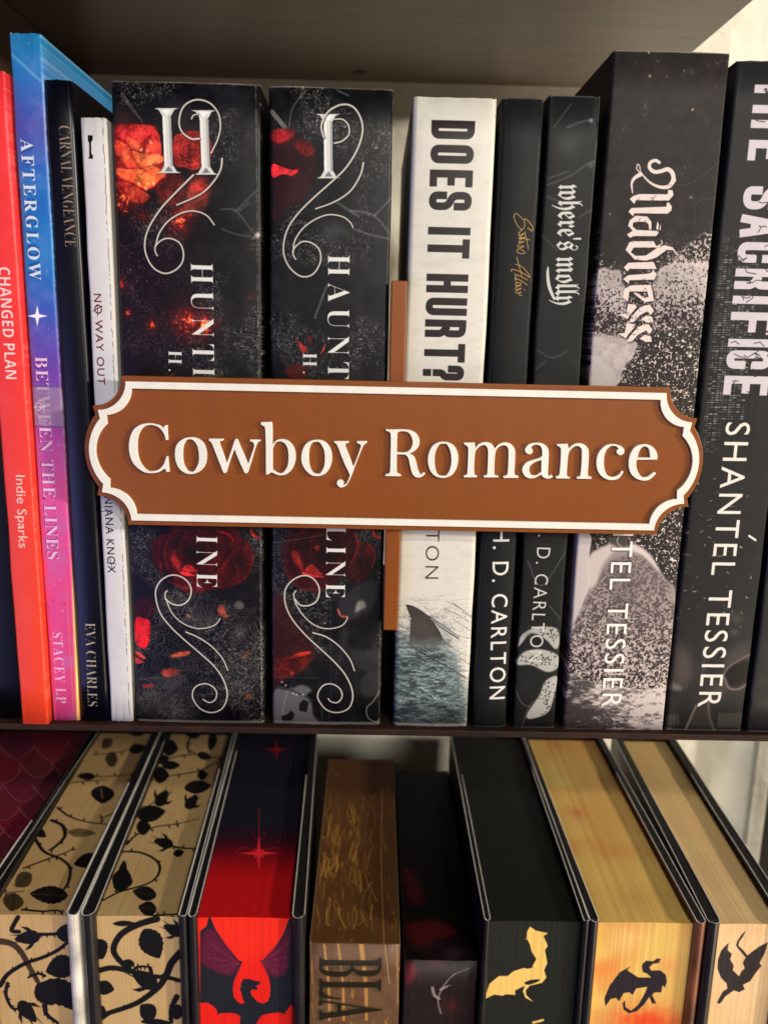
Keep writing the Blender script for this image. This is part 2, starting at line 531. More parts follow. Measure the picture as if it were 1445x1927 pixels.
GLYPHS = [('C',[[(-72.45,-36.42,0),(-71.51,-36.27,1),(-71.55,-38.44,0),(-71.42,-41.39,1),(-72.24,-41.49,1),(-72.8,-39.24,0),(-74.14,-37.35,0),(-75.89,-36.49,0),(-77.66,-36.35,0),(-79.46,-36.95,0),(-80.78,-38.38,0),(-81.84,-40.71,0),(-82.2,-44.06,0),(-82.03,-47.42,0),(-80.99,-50.26,0),(-79.02,-52.36,0),(-77.23,-52.53,0),(-75.15,-51.97,0),(-73.43,-50.37,0),(-72.74,-48.79,0),(-72.17,-47.17,1),(-71.71,-47.16,1),(-71.53,-49.55,0),(-71.4,-52.67,1),(-72.3,-52.8,1),(-72.7,-51.66,1),(-73.35,-51.8,0),(-74.93,-52.8,0),(-77.51,-53.27,0),(-80.07,-52.98,0),(-82.57,-51.34,0),(-84.39,-48.77,0),(-85.13,-45.16,0),(-84.72,-41.28,0),(-83.32,-38.18,0),(-81.22,-36.47,0),(-78.65,-35.78,0),(-76.12,-35.86,0),(-73.86,-36.57,0),(-72.82,-37.4,1)]]),
('o',[[(-63.54,-40.28,0),(-61.0,-40.79,0),(-59.0,-42.55,0),(-58.11,-46.15,0),(-58.65,-49.8,0),(-60.51,-52.19,0),(-63.37,-53.29,0),(-66.19,-52.83,0),(-68.43,-50.52,0),(-69.22,-46.9,0),(-68.6,-43.27,0),(-66.36,-41.03,0)],[(-63.81,-41.03,0),(-62.55,-41.47,0),(-61.32,-43.37,0),(-60.88,-46.21,0),(-61.08,-49.33,0),(-62.7,-52.23,0),(-64.12,-52.39,0),(-65.13,-51.89,0),(-66.23,-49.7,0),(-66.48,-46.84,0),(-66.18,-43.73,0),(-65.1,-41.52,0)]]),
('w',[[(-57.16,-40.66,1),(-52.26,-40.6,1),(-52.17,-41.17,1),(-53.5,-41.51,1),(-53.56,-42.23,0),(-53.04,-43.87,0),(-52.16,-46.34,0),(-51.19,-49.23,1),(-49.9,-45.67,0),(-48.28,-40.89,1),(-47.77,-40.51,0),(-47.26,-40.87,1),(-45.58,-44.96,0),(-43.69,-49.29,1),(-42.52,-45.93,0),(-41.67,-43.43,0),(-41.6,-42.4,0),(-42.06,-41.58,0),(-43.08,-41.29,1),(-42.97,-40.67,1),(-39.29,-40.66,1),(-39.35,-41.22,1),(-40.11,-41.54,0),(-40.74,-42.59,0),(-41.27,-44.04,0),(-42.44,-48.01,0),(-43.83,-52.32,1),(-44.45,-52.69,0),(-45.06,-52.45,1),(-46.86,-48.31,0),(-48.44,-44.19,1),(-49.93,-47.96,0),(-51.35,-52.37,1),(-51.97,-52.8,0),(-52.48,-52.5,1),(-54.24,-47.84,0),(-55.89,-43.31,0),(-56.48,-41.98,0),(-57.38,-41.28,1)]]),
('b',[[(-39.13,-34.54,1),(-35.36,-34.36,1),(-35.17,-35.89,0),(-35.15,-42.16,1),(-34.07,-41.0,0),(-32.43,-40.31,0),(-30.19,-40.61,0),(-28.35,-42.12,0),(-27.22,-44.79,0),(-27.22,-47.91,0),(-28.35,-50.85,0),(-30.21,-52.57,0),(-32.28,-53.13,0),(-34.14,-52.75,0),(-35.58,-52.05,1),(-36.72,-52.87,0),(-37.34,-52.92,0),(-37.54,-52.19,0),(-37.52,-44.17,0),(-37.67,-37.38,0),(-37.92,-36.15,0),(-39.14,-35.36,1)],[(-35.12,-43.92,1),(-34.49,-42.25,0),(-33.46,-41.3,0),(-32.03,-41.17,0),(-30.6,-42.17,0),(-29.78,-44.22,0),(-29.63,-46.92,0),(-29.9,-49.42,0),(-30.83,-51.32,0),(-32.07,-52.35,0),(-33.72,-52.11,0),(-35.16,-51.1,1)]]),
('o',[[(-19.86,-40.27,0),(-17.4,-40.67,0),(-15.54,-42.28,0),(-14.49,-44.95,0),(-14.47,-47.87,0),(-15.27,-50.39,0),(-16.91,-52.31,0),(-19.18,-53.13,0),(-21.66,-52.78,0),(-23.73,-50.98,0),(-24.97,-48.5,0),(-25.07,-45.59,0),(-24.16,-42.67,0),(-22.32,-40.87,0)],[(-20.06,-41.03,0),(-18.93,-41.11,0),(-17.8,-42.54,0),(-17.07,-44.59,0),(-16.94,-47.29,0),(-17.24,-49.8,0),(-18.46,-52.02,0),(-19.59,-52.28,0),(-21.04,-51.87,0),(-22.08,-49.9,0),(-22.46,-47.41,0),(-22.41,-44.5,0),(-21.9,-42.41,0),(-21.09,-41.26,0)]]),
('y',[[(-13.71,-40.63,1),(-8.59,-40.49,1),(-8.58,-41.11,1),(-9.81,-41.44,1),(-9.59,-42.78,0),(-8.53,-45.25,0),(-6.92,-49.49,1),(-5.83,-46.65,0),(-4.46,-42.47,0),(-4.67,-41.64,0),(-5.81,-41.05,1),(-5.72,-40.47,1),(-2.23,-40.35,1),(-2.22,-40.87,1),(-3.44,-41.93,0),(-4.03,-43.29,0),(-5.42,-46.85,0),(-7.4,-52.53,0),(-8.4,-54.87,0),(-9.42,-56.36,0),(-11.07,-57.07,0),(-12.21,-56.52,0),(-12.64,-55.37,0),(-12.13,-54.42,0),(-11.1,-54.25,0),(-10.16,-55.01,0),(-10.35,-56.13,1),(-9.42,-55.73,0),(-8.62,-54.24,0),(-8.06,-52.55,1),(-10.35,-47.78,0),(-12.46,-42.43,0),(-12.99,-41.61,0),(-13.71,-41.11,1)]]),
('R',[[(4.24,-36.06,1),(5.98,-36.16,0),(9.46,-35.99,0),(12.33,-36.17,0),(14.4,-37.01,0),(15.68,-38.53,0),(16.09,-40.38,0),(15.69,-42.04,0),(14.39,-43.52,0),(12.47,-44.6,1),(14.03,-45.19,0),(14.9,-46.63,0),(15.82,-49.95,0),(16.82,-51.93,1),(17.52,-51.18,0),(18.14,-51.06,1),(18.46,-51.47,1),(17.05,-52.76,0),(15.29,-52.86,0),(14.02,-51.88,0),(13.23,-49.8,0),(12.42,-46.47,0),(11.55,-45.14,0),(10.52,-44.85,0),(8.25,-44.85,1),(8.39,-50.32,0),(8.73,-51.46,0),(9.99,-52.07,1),(9.79,-52.6,1),(4.3,-52.64,1),(4.4,-52.08,1),(5.52,-51.63,0),(5.98,-50.78,0),(6.03,-45.15,0),(5.94,-38.53,0),(5.49,-37.1,0),(4.25,-36.61,1)],[(8.46,-37.14,0),(9.48,-36.71,0),(11.32,-36.77,0),(12.57,-37.57,0),(13.56,-39.61,0),(13.51,-41.67,0),(12.53,-43.35,0),(10.91,-44.07,0),(8.27,-44.12,1),(8.25,-40.96,0),(8.28,-38.07,0)]]),
('o',[[(24.36,-40.06,0),(26.43,-40.37,0),(28.33,-41.57,0),(29.55,-43.83,0),(29.81,-46.74,0),(29.26,-49.47,0),(27.9,-51.7,0),(26.07,-52.64,0),(24.42,-52.89,0),(22.12,-52.34,0),(20.19,-50.49,0),(19.2,-47.38,0),(19.37,-44.46,0),(20.51,-41.74,0),(22.52,-40.35,0)],[(24.39,-40.79,0),(25.52,-40.91,0),(26.73,-42.85,0),(27.35,-45.54,0),(27.35,-48.25,0),(26.72,-50.57,0),(25.73,-51.95,0),(24.39,-52.09,0),(23.03,-51.8,0),(22.03,-49.83,0),(21.58,-46.91,0),(21.72,-43.99,0),(22.57,-41.69,0),(23.36,-40.89,0)]]),
('m',[[(31.56,-40.23,1),(35.36,-40.09,1),(35.65,-42.05,1),(36.63,-40.79,0),(38.23,-39.97,0),(40.09,-39.99,0),(41.56,-40.68,0),(42.46,-42.12,1),(43.62,-40.64,0),(45.44,-39.88,0),(47.3,-40.05,0),(48.8,-41.05,0),(49.62,-42.8,0),(49.8,-46.13,0),(49.82,-50.31,0),(50.19,-51.36,0),(51.35,-51.65,1),(51.28,-52.32,1),(46.1,-52.49,1),(45.86,-51.91,1),(47.08,-51.42,0),(47.4,-50.36,0),(47.42,-46.18,0),(47.22,-42.43,0),(46.54,-41.2,0),(45.38,-40.85,0),(43.87,-41.47,0),(42.91,-42.94,0),(42.63,-45.44,0),(42.71,-50.46,0),(43.03,-51.5,0),(44.3,-51.86,1),(44.11,-52.32,1),(39.13,-52.42,1),(38.9,-51.9,1),(40.02,-51.46,0),(40.27,-50.09,0),(40.19,-44.24,0),(40.0,-42.38,0),(39.32,-41.25,0),(38.38,-40.92,0),(37.07,-41.5,0),(35.9,-42.88,0),(35.57,-44.75,0),(35.53,-48.51,0),(35.68,-50.81,0),(36.09,-51.65,0),(36.83,-51.95,1),(36.64,-52.43,1),(32.08,-52.53,1),(31.85,-51.98,1),(32.97,-51.5,0),(33.22,-50.23,0),(33.22,-45.43,0),(33.13,-42.31,0),(32.64,-41.39,0),(31.58,-40.79,1)]]),
('a',[[(55.11,-41.34,1),(55.76,-42.46,0),(55.71,-43.3,0),(54.81,-43.84,0),(53.65,-43.44,0),(53.08,-42.52,0),(53.42,-41.27,0),(54.59,-40.21,0),(56.42,-39.76,0),(58.28,-39.78,0),(59.97,-40.41,0),(61.08,-41.73,0),(61.5,-43.39,0),(61.59,-47.98,0),(61.65,-50.7,0),(62.02,-51.54,1),(62.92,-50.99,1),(63.47,-51.51,1),(62.79,-52.15,0),(61.55,-52.39,0),(60.07,-51.89,0),(59.22,-50.96,1),(58.18,-51.62,0),(56.97,-52.27,0),(55.31,-52.41,0),(53.61,-51.71,0),(52.58,-50.05,0),(52.69,-48.37,0),(53.94,-46.67,0),(56.16,-45.79,0),(58.19,-45.12,0),(59.18,-44.37,1),(59.06,-42.4,0),(58.57,-41.16,0),(57.5,-40.46,0),(56.06,-40.59,0)],[(59.06,-45.73,1),(57.24,-46.43,0),(55.64,-47.47,0),(54.99,-48.74,0),(55.18,-50.2,0),(55.97,-51.24,0),(57.53,-51.25,0),(58.53,-50.56,0),(59.22,-50.02,1)]]),
('n',[[(64.08,-40.11,1),(67.88,-39.83,1),(68.41,-41.58,1),(69.46,-40.42,0),(71.06,-39.66,0),(72.93,-39.72,0),(74.65,-40.72,0),(75.5,-42.47,0),(75.71,-46.64,0),(75.72,-50.21,0),(76.04,-51.15,0),(77.22,-51.54,1),(77.06,-52.18,1),(72.06,-52.22,1),(71.81,-51.65,1),(72.92,-51.21,0),(73.17,-50.26,0),(73.22,-46.69,0),(72.99,-42.11,0),(72.29,-40.98,0),(71.33,-40.54,0),(70.12,-40.92,0),(68.86,-42.19,0),(68.36,-43.87,0),(68.28,-47.84,0),(68.36,-50.78,0),(68.78,-51.5,0),(69.63,-51.8,1),(69.45,-52.19,1),(64.67,-52.28,1),(64.42,-51.7,1),(65.53,-51.15,0),(65.77,-49.99,0),(65.8,-45.8,0),(65.65,-42.05,0),(65.18,-41.13,0),(64.21,-40.63,1)]]),
('c',[[(85.83,-41.18,1),(85.28,-41.96,0),(85.46,-42.89,0),(86.54,-43.49,0),(87.74,-42.95,0),(87.96,-41.8,0),(87.13,-40.57,0),(85.42,-39.88,0),(83.54,-39.65,0),(81.51,-40.06,0),(79.76,-41.55,0),(78.68,-43.66,0),(78.49,-46.58,0),(79.21,-49.29,0),(80.71,-51.16,0),(82.88,-52.27,0),(84.98,-52.4,0),(86.8,-51.77,0),(87.92,-50.17,0),(88.28,-49.42,1),(87.61,-48.87,1),(86.88,-50.19,0),(85.7,-51.05,0),(84.05,-51.3,0),(82.54,-50.59,0),(81.55,-48.62,0),(81.1,-46.32,0),(81.15,-43.4,0),(81.83,-41.51,0),(82.98,-40.45,0),(84.21,-40.26,0),(85.27,-40.61,0)]]),
('e',[[(94.48,-39.48,0),(96.36,-39.65,0),(98.32,-40.75,0),(99.53,-42.6,0),(99.86,-44.47,0),(99.62,-44.79,1),(92.58,-45.04,1),(92.6,-46.92,0),(93.24,-49.01,0),(94.65,-50.87,0),(95.72,-51.21,0),(97.15,-50.82,0),(98.11,-49.96,0),(99.09,-49.2,1),(99.92,-49.61,1),(98.64,-51.21,0),(97.27,-52.19,0),(95.2,-52.38,0),(92.84,-51.65,0),(90.92,-49.89,0),(89.94,-47.39,0),(89.84,-44.47,0),(90.56,-41.95,0),(92.06,-40.16,0)],[(92.83,-44.26,1),(93.25,-41.9,0),(94.16,-40.53,0),(95.17,-40.24,0),(96.26,-40.8,0),(96.9,-42.24,0),(97.22,-44.17,1)]])]

# ------------------------------------------------------------------ the print on each book
def frame(ox, oy, sc): return lambda *p: [(ox + x * sc, oy + y * sc) for x, y in p]
Q1, Q2, Q3 = frame(0, 0, .37356), frame(480, 0, .37356), frame(925, 0, .37356)
Q4, Q5, Q6 = frame(0, 680, .37356), frame(480, 680, .37356), frame(925, 680, .37356)
H1, H2, H3 = frame(200, 140, .2076), frame(240, 980, .2023), frame(500, 980, .2023)
H4, H5 = frame(730, 1100, .14015), frame(1040, 980, .28028)
LA, LB, LC = frame(0, 1340, .34602), frame(480, 1340, .34602), frame(945, 1340, .34602)


def rose(art, cx, cy, R, seed, light, dark, rings=((1, 7), (.8, 6), (.6, 5), (.42, 4), (.25, 3)), sq=.85, a=1.0, rim=(255, 150, 90)):
    rg = np.random.default_rng(seed)
    light, dark, rim = np.array(light, float), np.array(dark, float), np.array(rim, float)
    for ri, (rr, n) in enumerate(rings):
        a0 = rg.random() * 6.3
        for k in range(n):
            an = a0 + k * 6.283 / n + rg.normal() * .15
            d = R * rr * .5
            pcx, pcy = cx + math.cos(an) * d, cy + math.sin(an) * d * sq
            pr = R * rr * .56
            pts = []
            for j in range(10):
                t = j * .6283
                q = pr * (1 + rg.normal() * .07) * (1.0 if math.cos(t - an) > -.2 else .8)
                pts.append((pcx + math.cos(t) * q, pcy + math.sin(t) * q * sq))
            lit = np.clip(.35 + .5 * rg.random() + .12 * ri - .25 * math.sin(an) * 0, 0, 1)
            cshade = dark * .55
            art.poly([(pcx + (x - pcx) * 1.06, pcy + (y - pcy) * 1.06) for x, y in pts], cshade, .75 * a, True, feather=3)
            art.poly(pts, dark + (light - dark) * lit * .75, .92 * a, True, feather=1)
            q = pr * .55
            art.blob(pcx + math.cos(an) * pr * .3, pcy + math.sin(an) * pr * .3 * sq, q, light, .55 * lit * a)
            art.blob(cx + (pcx - cx) * .35, cy + (pcy - cy) * .35, pr * .45, dark * .5, .5 * a)
            arc = [pts[j % 10] for j in range(int(round(an / .6283)) - 2, int(round(an / .6283)) + 3)]
            art.stroke(arc, .22, rim * .5 + light * .5, .55 * a)


def web(art, cx, cy, R, a0, a1, col, a=.4, nsp=9, nr=16, r0=.1, seed=0, wd=.13):
    rg = np.random.default_rng(seed)
    ang = np.linspace(a0, a1, nsp) + rg.normal(size=nsp) * .03
    ln = R * (1 + rg.normal(size=nsp) * .08)
    for t, l in zip(ang, ln):
        art.stroke([(cx + math.cos(t) * l * r0, cy + math.sin(t) * l * r0), (cx + math.cos(t) * l, cy + math.sin(t) * l)], wd, col, a * .35)
    for i in range(nr):
        f = r0 + (1 - r0) * ((i + 1) / nr)
        for j in range(nsp - 1):
            if rg.random() < .08: continue
            g = f * (1 + rg.normal() * .015)
            p = (cx + math.cos(ang[j]) * ln[j] * g, cy + math.sin(ang[j]) * ln[j] * g)
            q = (cx + math.cos(ang[j + 1]) * ln[j + 1] * g, cy + math.sin(ang[j + 1]) * ln[j + 1] * g)
            mt = (ang[j] + ang[j + 1]) / 2; ml = (ln[j] + ln[j + 1]) / 2 * g * .93
            art.stroke([p, (cx + math.cos(mt) * ml, cy + math.sin(mt) * ml), q], wd * .9, col, a * (.6 + .6 * rg.random()))


def ember(art, x, y, r_, seed, a=1.0):
    art.blob(x, y, r_ * 1.3, (120, 25, 25), .6 * a, rough=.5)
    c = art.m([(x, y)])[0]; k = art.res / 5.27; R = int(r_ * k)
    x0, x1 = max(0, int(c[0]) - R), min(art.w, int(c[0]) + R); y0, y1 = max(0, int(c[1]) - R), min(art.h, int(c[1]) + R)
    if x1 <= x0 or y1 <= y0: return
    n = fbm(y1 - y0, x1 - x0, 9, 4, seed, gain=.8)
    Y, X = np.mgrid[y0:y1, x0:x1]
    d = np.hypot(X - c[0], Y - c[1]) / R
    art.blend(y0, y1, x0, x1, sst(n - d * .35, .28, .5) * a, (225, 60, 40))
    art.blend(y0, y1, x0, x1, sst(n - d * .4, .38, .58) * a, (255, 150, 80))


def slate(art, seed, c0=(24, 25, 28), c1=(46, 46, 49), amt=.5):
    n = fbm(art.h, art.w, 60, 5, seed)
    r_ = np.abs(fbm(art.h, art.w, 22, 5, seed + 1, gain=.7) - .5) * 2
    art.mix(sst(n, .35, .75) * amt, c1)
    m_ = sst(fbm(art.h, art.w, 130, 2, seed + 2), .45, .7)
    art.mix((1 - sst(r_, .0, .08)) * .7 * m_, (120, 118, 114))
    hf = fbm(art.h, art.w, 3.5, 2, seed + 3)
    art.mix(sst(hf, .68, .82) * .8 * m_, (150, 148, 142))
    art.mix(sst(fbm(art.h, art.w, 12, 4, seed + 5, gain=.8), .58, .75) * m_ * .35, (78, 78, 80))


def scuffs(art, n, seed, col=(150, 150, 148), a=.5, L=6):
    rg = np.random.default_rng(seed)
    for _ in range(n):
        x, y = rg.random() * art.w, rg.random() * art.h
        t = rg.normal() * .6 + 1.5; l = rg.random() * L * art.res / 4
        art.stroke([(x, y), (x + math.cos(t) * l, y + math.sin(t) * l)], .08 + .1 * rg.random(), col, a * rg.random(), px=False)


def edge_wear(art, side, inset, col=(190, 188, 180), a=.55, seed=0, wd=.28):
    """rubbed line where the spine folds into the cover"""
    x = inset * art.res if side == 'L' else art.w - inset * art.res
    n = fbm(art.h, 8, 14, 4, seed, gain=.8)[:, 0]
    X = np.arange(art.w)[None, :]
    off = (n[::-1] - .5)[:, None] * 1.6
    cov = np.clip(1 - np.abs(X - x - off) / (wd * art.res), 0, 1) * (sst(n, .35, .65)[:, None] * .8 + .2)
    art.mix(cov * a, col)


def foot_wear(art, seed, col=(190, 185, 170), a=.6):
    n = fbm(8, art.w, 10, 3, seed)[0]
    Y = np.arange(art.h)[:, None]
    for y in (0, art.h - 1):
        cov = np.clip(1 - np.abs(Y - y) / (art.res * (.15 + .5 * n[None, :])), 0, 1)
        art.mix(cov * a, col)


def chips(art, seed, col=(170, 166, 158), n=26, a=.7):
    rg = np.random.default_rng(seed)
    for _ in range(n):
        cx_, cy_ = rg.integers(2), rg.integers(2)
        x = abs(rg.normal()) * .7 * art.res; y = abs(rg.normal()) * 1.6 * art.res
        if rg.random() < .5: x, y = y * .8, x * .5
        P = np.array([(x, y), (x + rg.normal() * 3, y + rg.normal() * 3), (x + rg.normal() * 3, y + rg.normal() * 3)])
        if cx_: P[:, 0] = art.w - P[:, 0]
        if cy_: P[:, 1] = art.h - P[:, 1]
        art.poly(P, col, a * rg.random(), px=False)
    for _ in range(n):
        s_ = rg.integers(2); y = rg.random() * art.h; x = abs(rg.normal()) * .22 * art.res
        if s_: x = art.w - x
        art.stroke([(x, y), (x, y + rg.random() * 14)], .12 + .15 * rg.random(), col, a * .6 * rg.random(), px=False)


def metal(art, fn, col=(232, 232, 228)):
    """foil: dark edge under, light body"""
    fn((70, 72, 78), .35, 1.0); fn(col, 0.0, 1.0)


def dragon(art, pts, col, a=1.0): art.poly(pts, col, a, False)


ARTS = {}


def spine(key, x0, x1, z0, z1, base, Y=0.0, res=8.0):
    art = Art(x0, x1, z0, z1, res, base, 'front', Y)
    ARTS[key] = art
    return art


# --- coral paperback
a = spine('coral', -132, -121.7, -152.4, 77, (240, 78, 84), -3)
a.grad([(130, (236, 58, 66)), (600, (240, 64, 62)), (1000, (238, 72, 54)), (1360, (240, 76, 48))])
a.mix(sst(fbm(a.h, a.w, 50, 3, 3), .5, .9) * .12, (255, 140, 120))
a.text('CHANGED PLAN', (-2, 502), (12, 712), (19, 502), (236, 216, 214), BOLD, -.008)
a.text('Indie Sparks', *Q4((82, 570)), *Q4((98, 935)), *Q4((128, 570)), (235, 215, 205))
edge_wear(a, 'R', .5, (255, 160, 150), .5, 3)

# --- blue to pink paperback
a = spine('aurora', -121.6, -110.7, -152.4, 89.3, (70, 90, 180))
a.grad([(60, (44, 132, 188)), (130, (50, 120, 190)), (240, (78, 84, 170)), (330, (48, 110, 190)), (480, (36, 122, 196)), (570, (60, 96, 186)),
        (640, (96, 84, 176)), (720, (120, 72, 168)), (830, (186, 82, 160)), (930, (214, 88, 154)), (1100, (222, 78, 140)), (1360, (214, 76, 132))])
n = fbm(a.h, a.w, 60, 4, 9)
a.mix(sst(n, .5, .8) * .25, (150, 150, 215)); a.mix(sst(1 - n, .55, .85) * .12, (90, 50, 150))
for k in range(26):
    rg = np.random.default_rng(k); a.blob(40 + rg.random() * 90, 80 + rg.random() * 1250, 1.2 + rg.random() * 2, (200, 210, 240), .35)
a.stroke([(10, 90), (75, 150)], 1.0, (120, 180, 220), .5)
for y0, y1 in ((1045, 1357),):
    a.poly([(134, 1040), (152, 1030), (156, 1360), (144, 1360), (140, 1250)], (244, 170, 90), .95, feather=2)
    a.stroke([(134, 1045), (138, 1150), (143, 1250), (146, 1355)], .5, (255, 226, 150), .9)


def inline(art, txt, p, q, c, col, hl):
    art.text(txt, p, q, c, (40, 60, 110), SERIF, .02, 1.15, .5)
    art.text(txt, p, q, c, col, SERIF, 0, 1.15)


a.text('AFTERGLOW', (37, 260), (54, 526), (61, 260), (35, 60, 120), BOLD, .02, 1.3, .5)
a.text('AFTERGLOW', (38, 260), (55, 526), (61, 260), (214, 226, 240), SERIF, .0, 1.3)
st = []
for k in range(8):
    t = k * math.pi / 4; r_ = 20 if k % 2 == 0 else 5
    st.append((70 + math.cos(t) * r_, 594 + math.sin(t) * r_))
a.poly(st, (240, 244, 250))
a.text('BETWEEN THE LINES', (64, 670), (88, 1052), (88, 670), (90, 30, 100), SERIF, .02, 1.1, .6)
a.text('BETWEEN THE LINES', (65, 670), (89, 1052), (88, 670), (232, 196, 222), SERIF, -.006, 1.1)
a.text('STACEY LP', (98, 1190), (106, 1323), (117, 1190), (236, 190, 214), SERIF, -.01, 1.2)
a.poly([(50, 726), (120, 728), (124, 803), (55, 801)], (150, 138, 158), .66)
a.stroke([(50, 726), (120, 728)], .35, (90, 70, 110), .8); a.stroke([(55, 801), (124, 803)], .35, (90, 70, 110), .8)
a.stroke([(66, 765), (70, 757), (77, 760), (77, 768), (70, 772), (66, 766)], .3, (215, 210, 220), .9)
a.stroke([(60, 766), (86, 765)], .25, (215, 210, 220), .9); a.stroke([(82, 755), (82, 776)], .25, (215, 210, 220), .8)
a.blob(82, 938, 3.2, (150, 40, 100), .9, p=4); a.blob(99, 1130, 3, (170, 45, 110), .6, p=4); a.blob(121, 1136, 2.5, (170, 45, 110), .6, p=4)
a.stroke([(66, 775), (85, 800)], .8, (190, 180, 196), .35)
edge_wear(a, 'R', .25, (190, 220, 240), .5, 4)

# --- black paperback with tan lettering
a = spine('ink', -110.8, -100.3, -152.2, 75.6, (13, 15, 26))
a.mix(sst(fbm(a.h, a.w, 70, 4, 5), .4, .9) * .3, (24, 28, 48))
a.text('CARNAL VENGEANCE', *Q1((296, 630)), *Q1((328, 1240)), *Q1((352, 630)), (150, 128, 110), SERIF, -.012, 1.0)
a.text('EVA CHARLES', *Q4((428, 1315)), *Q4((442, 1735)), *Q4((478, 1315)), (176, 164, 140), SERIF, -.012, 1.05)
scuffs(a, 30, 5, (90, 96, 130), .5)

# --- narrow white paperback
a = spine('white_thin', -99.3, -90.6, -152.3, 64.3, (214, 212, 214))
a.mix(sst(fbm(a.h, a.w, 40, 5, 7), .5, .8) * .25, (190, 188, 190))
a.poly(Q1((442, 678), (468, 680), (466, 705), (459, 712), (460, 770), (468, 780), (468, 798), (444, 796), (450, 785), (449, 720), (443, 705)), (22, 20, 30))
a.text('NO WAY OUT', *Q1((472, 1478)), (184, 723), *Q1((510, 1478)), (84, 16, 28), PLAINF, .0, 1.15)
a.stroke(Q1((468, 1565), (515, 1540)), .25, (60, 20, 30)); a.stroke(Q1((490, 1530), (492, 1590)), .2, (60, 20, 30))
a.text('NIANA KNOX', (196, 934), (203, 1078), (211, 934), (26, 22, 36), PLAINF, .0, 1.15)
a.stroke(Q4((534, 1015), (585, 1020)), .2, (40, 36, 50)); a.stroke(Q4((555, 990), (565, 1050)), .2, (40, 36, 50))
a.stroke(Q4((500, 757), (566, 750)), .22, (40, 36, 50))
n = fbm(a.h, 8, 26, 5, 12, gain=.75)[:, 0]
X = np.arange(a.w)[None, :]
line = a.w - (1.35 + (n - .5) * .9)[:, None] * a.res
a.mix(np.clip(1 - np.abs(X - line) / 1.6, 0, 1) * sst(fbm(a.h, 8, 12, 4, 13)[:, :1], .38, .55) * .85, (70, 66, 66))
a.mix(np.clip((X - line) / 6, 0, 1) * .5, (196, 192, 184))

GREY = (222, 222, 216)


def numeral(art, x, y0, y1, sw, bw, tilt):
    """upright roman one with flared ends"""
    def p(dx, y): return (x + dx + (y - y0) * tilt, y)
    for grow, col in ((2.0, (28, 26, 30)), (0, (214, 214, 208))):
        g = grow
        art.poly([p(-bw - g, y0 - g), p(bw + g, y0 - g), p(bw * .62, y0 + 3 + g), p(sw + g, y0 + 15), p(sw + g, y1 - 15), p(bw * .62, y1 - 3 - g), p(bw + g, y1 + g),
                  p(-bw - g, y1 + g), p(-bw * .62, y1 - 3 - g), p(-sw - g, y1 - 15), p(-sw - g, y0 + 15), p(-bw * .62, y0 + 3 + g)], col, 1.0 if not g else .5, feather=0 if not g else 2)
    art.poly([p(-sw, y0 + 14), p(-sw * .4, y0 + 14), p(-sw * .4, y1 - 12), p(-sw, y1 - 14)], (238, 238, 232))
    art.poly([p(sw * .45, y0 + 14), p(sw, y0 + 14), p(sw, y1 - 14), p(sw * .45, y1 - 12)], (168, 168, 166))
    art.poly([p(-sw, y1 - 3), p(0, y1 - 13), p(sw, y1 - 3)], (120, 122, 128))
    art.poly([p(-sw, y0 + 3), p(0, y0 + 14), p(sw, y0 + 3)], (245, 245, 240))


def painterly(art, ya, yb, seed):
    r0, r1 = int(max(0, art.m([(_cx(art, ya), ya)])[0, 1])), int(min(art.h, art.m([(_cx(art, yb), yb)])[0, 1]))
    h = r1 - r0
    n1 = fbm(h, art.w, 34, 5, seed, gain=.72); n2 = np.abs(fbm(h, art.w, 26, 4, seed + 1, gain=.7) - .5) * 2; n3 = fbm(h, art.w, 5, 3, seed + 2)
    reg = art.im[r0:r1]
    sat = sst(reg[..., 0] - reg[..., 2], .05, .3)
    reg *= (1 + sat * ((n1 - .5) * 1.5 + (n3 - .5) * .5))[..., None]
    vein = (1 - sst(n2, 0, .07)) * sat
    reg += vein[..., None] * np.array((.16, .05, .03))
    smoke = sst(fbm(h, art.w, 90, 5, seed + 3, gain=.62), .5, .72) * (1 - sat)
    reg += (smoke * .035)[..., None] * np.array((1.1, 1, 1))
    np.clip(reg, 0, 1, out=reg)


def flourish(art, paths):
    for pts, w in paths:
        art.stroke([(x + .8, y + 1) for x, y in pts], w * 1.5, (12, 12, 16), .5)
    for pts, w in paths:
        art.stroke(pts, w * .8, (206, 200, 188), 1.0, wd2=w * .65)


# --- dark floral paperback II
a = spine('floral_two', -89.3, -39.7, -151.6, 75.8, (20, 19, 24))
slate(a, 21)
X = np.linspace(0, 1, a.w)[None, :] * np.ones((a.h, 1))
Y = np.linspace(0, 1, a.h)[:, None] * np.ones((1, a.w))
a.mix(sst(1 - X, .3, .8) * sst(Y, .16, .25) * (1 - sst(Y, .5, .6)) * .55, (34, 18, 26))
a.stroke(H1((150, 190), (330, 430)), 1.6, (120, 108, 102), .45, wd2=.5)
a.blob(236, 222, 14, (70, 40, 40), .5)
rose(a, 358, 282, 40, 3, (200, 54, 52), (90, 20, 28), a=.85)
a.poly(H1((470, 900), (600, 860), (700, 930), (690, 1080), (560, 1150), (450, 1080)), (96, 30, 34), .8, True, feather=3)
a.poly(H1((560, 1000), (690, 960), (690, 1140), (600, 1180), (470, 1160)), (110, 48, 38), .7, True, feather=3)
a.poly(H1((750, 1020), (800, 960), (870, 955), (925, 1020), (930, 1120), (890, 1220), (800, 1280), (640, 1270), (700, 1170)), (126, 56, 42), .8, True, feather=3)
a.blob(*H1((840, 1010))[0], 17, (208, 62, 56), .85)
a.poly(H1((60, 480), (220, 450), (330, 470), (450, 480), (480, 640), (520, 760), (540, 900), (380, 1050), (250, 1020), (100, 960), (70, 700)), (150, 34, 38), .95, True, feather=3)
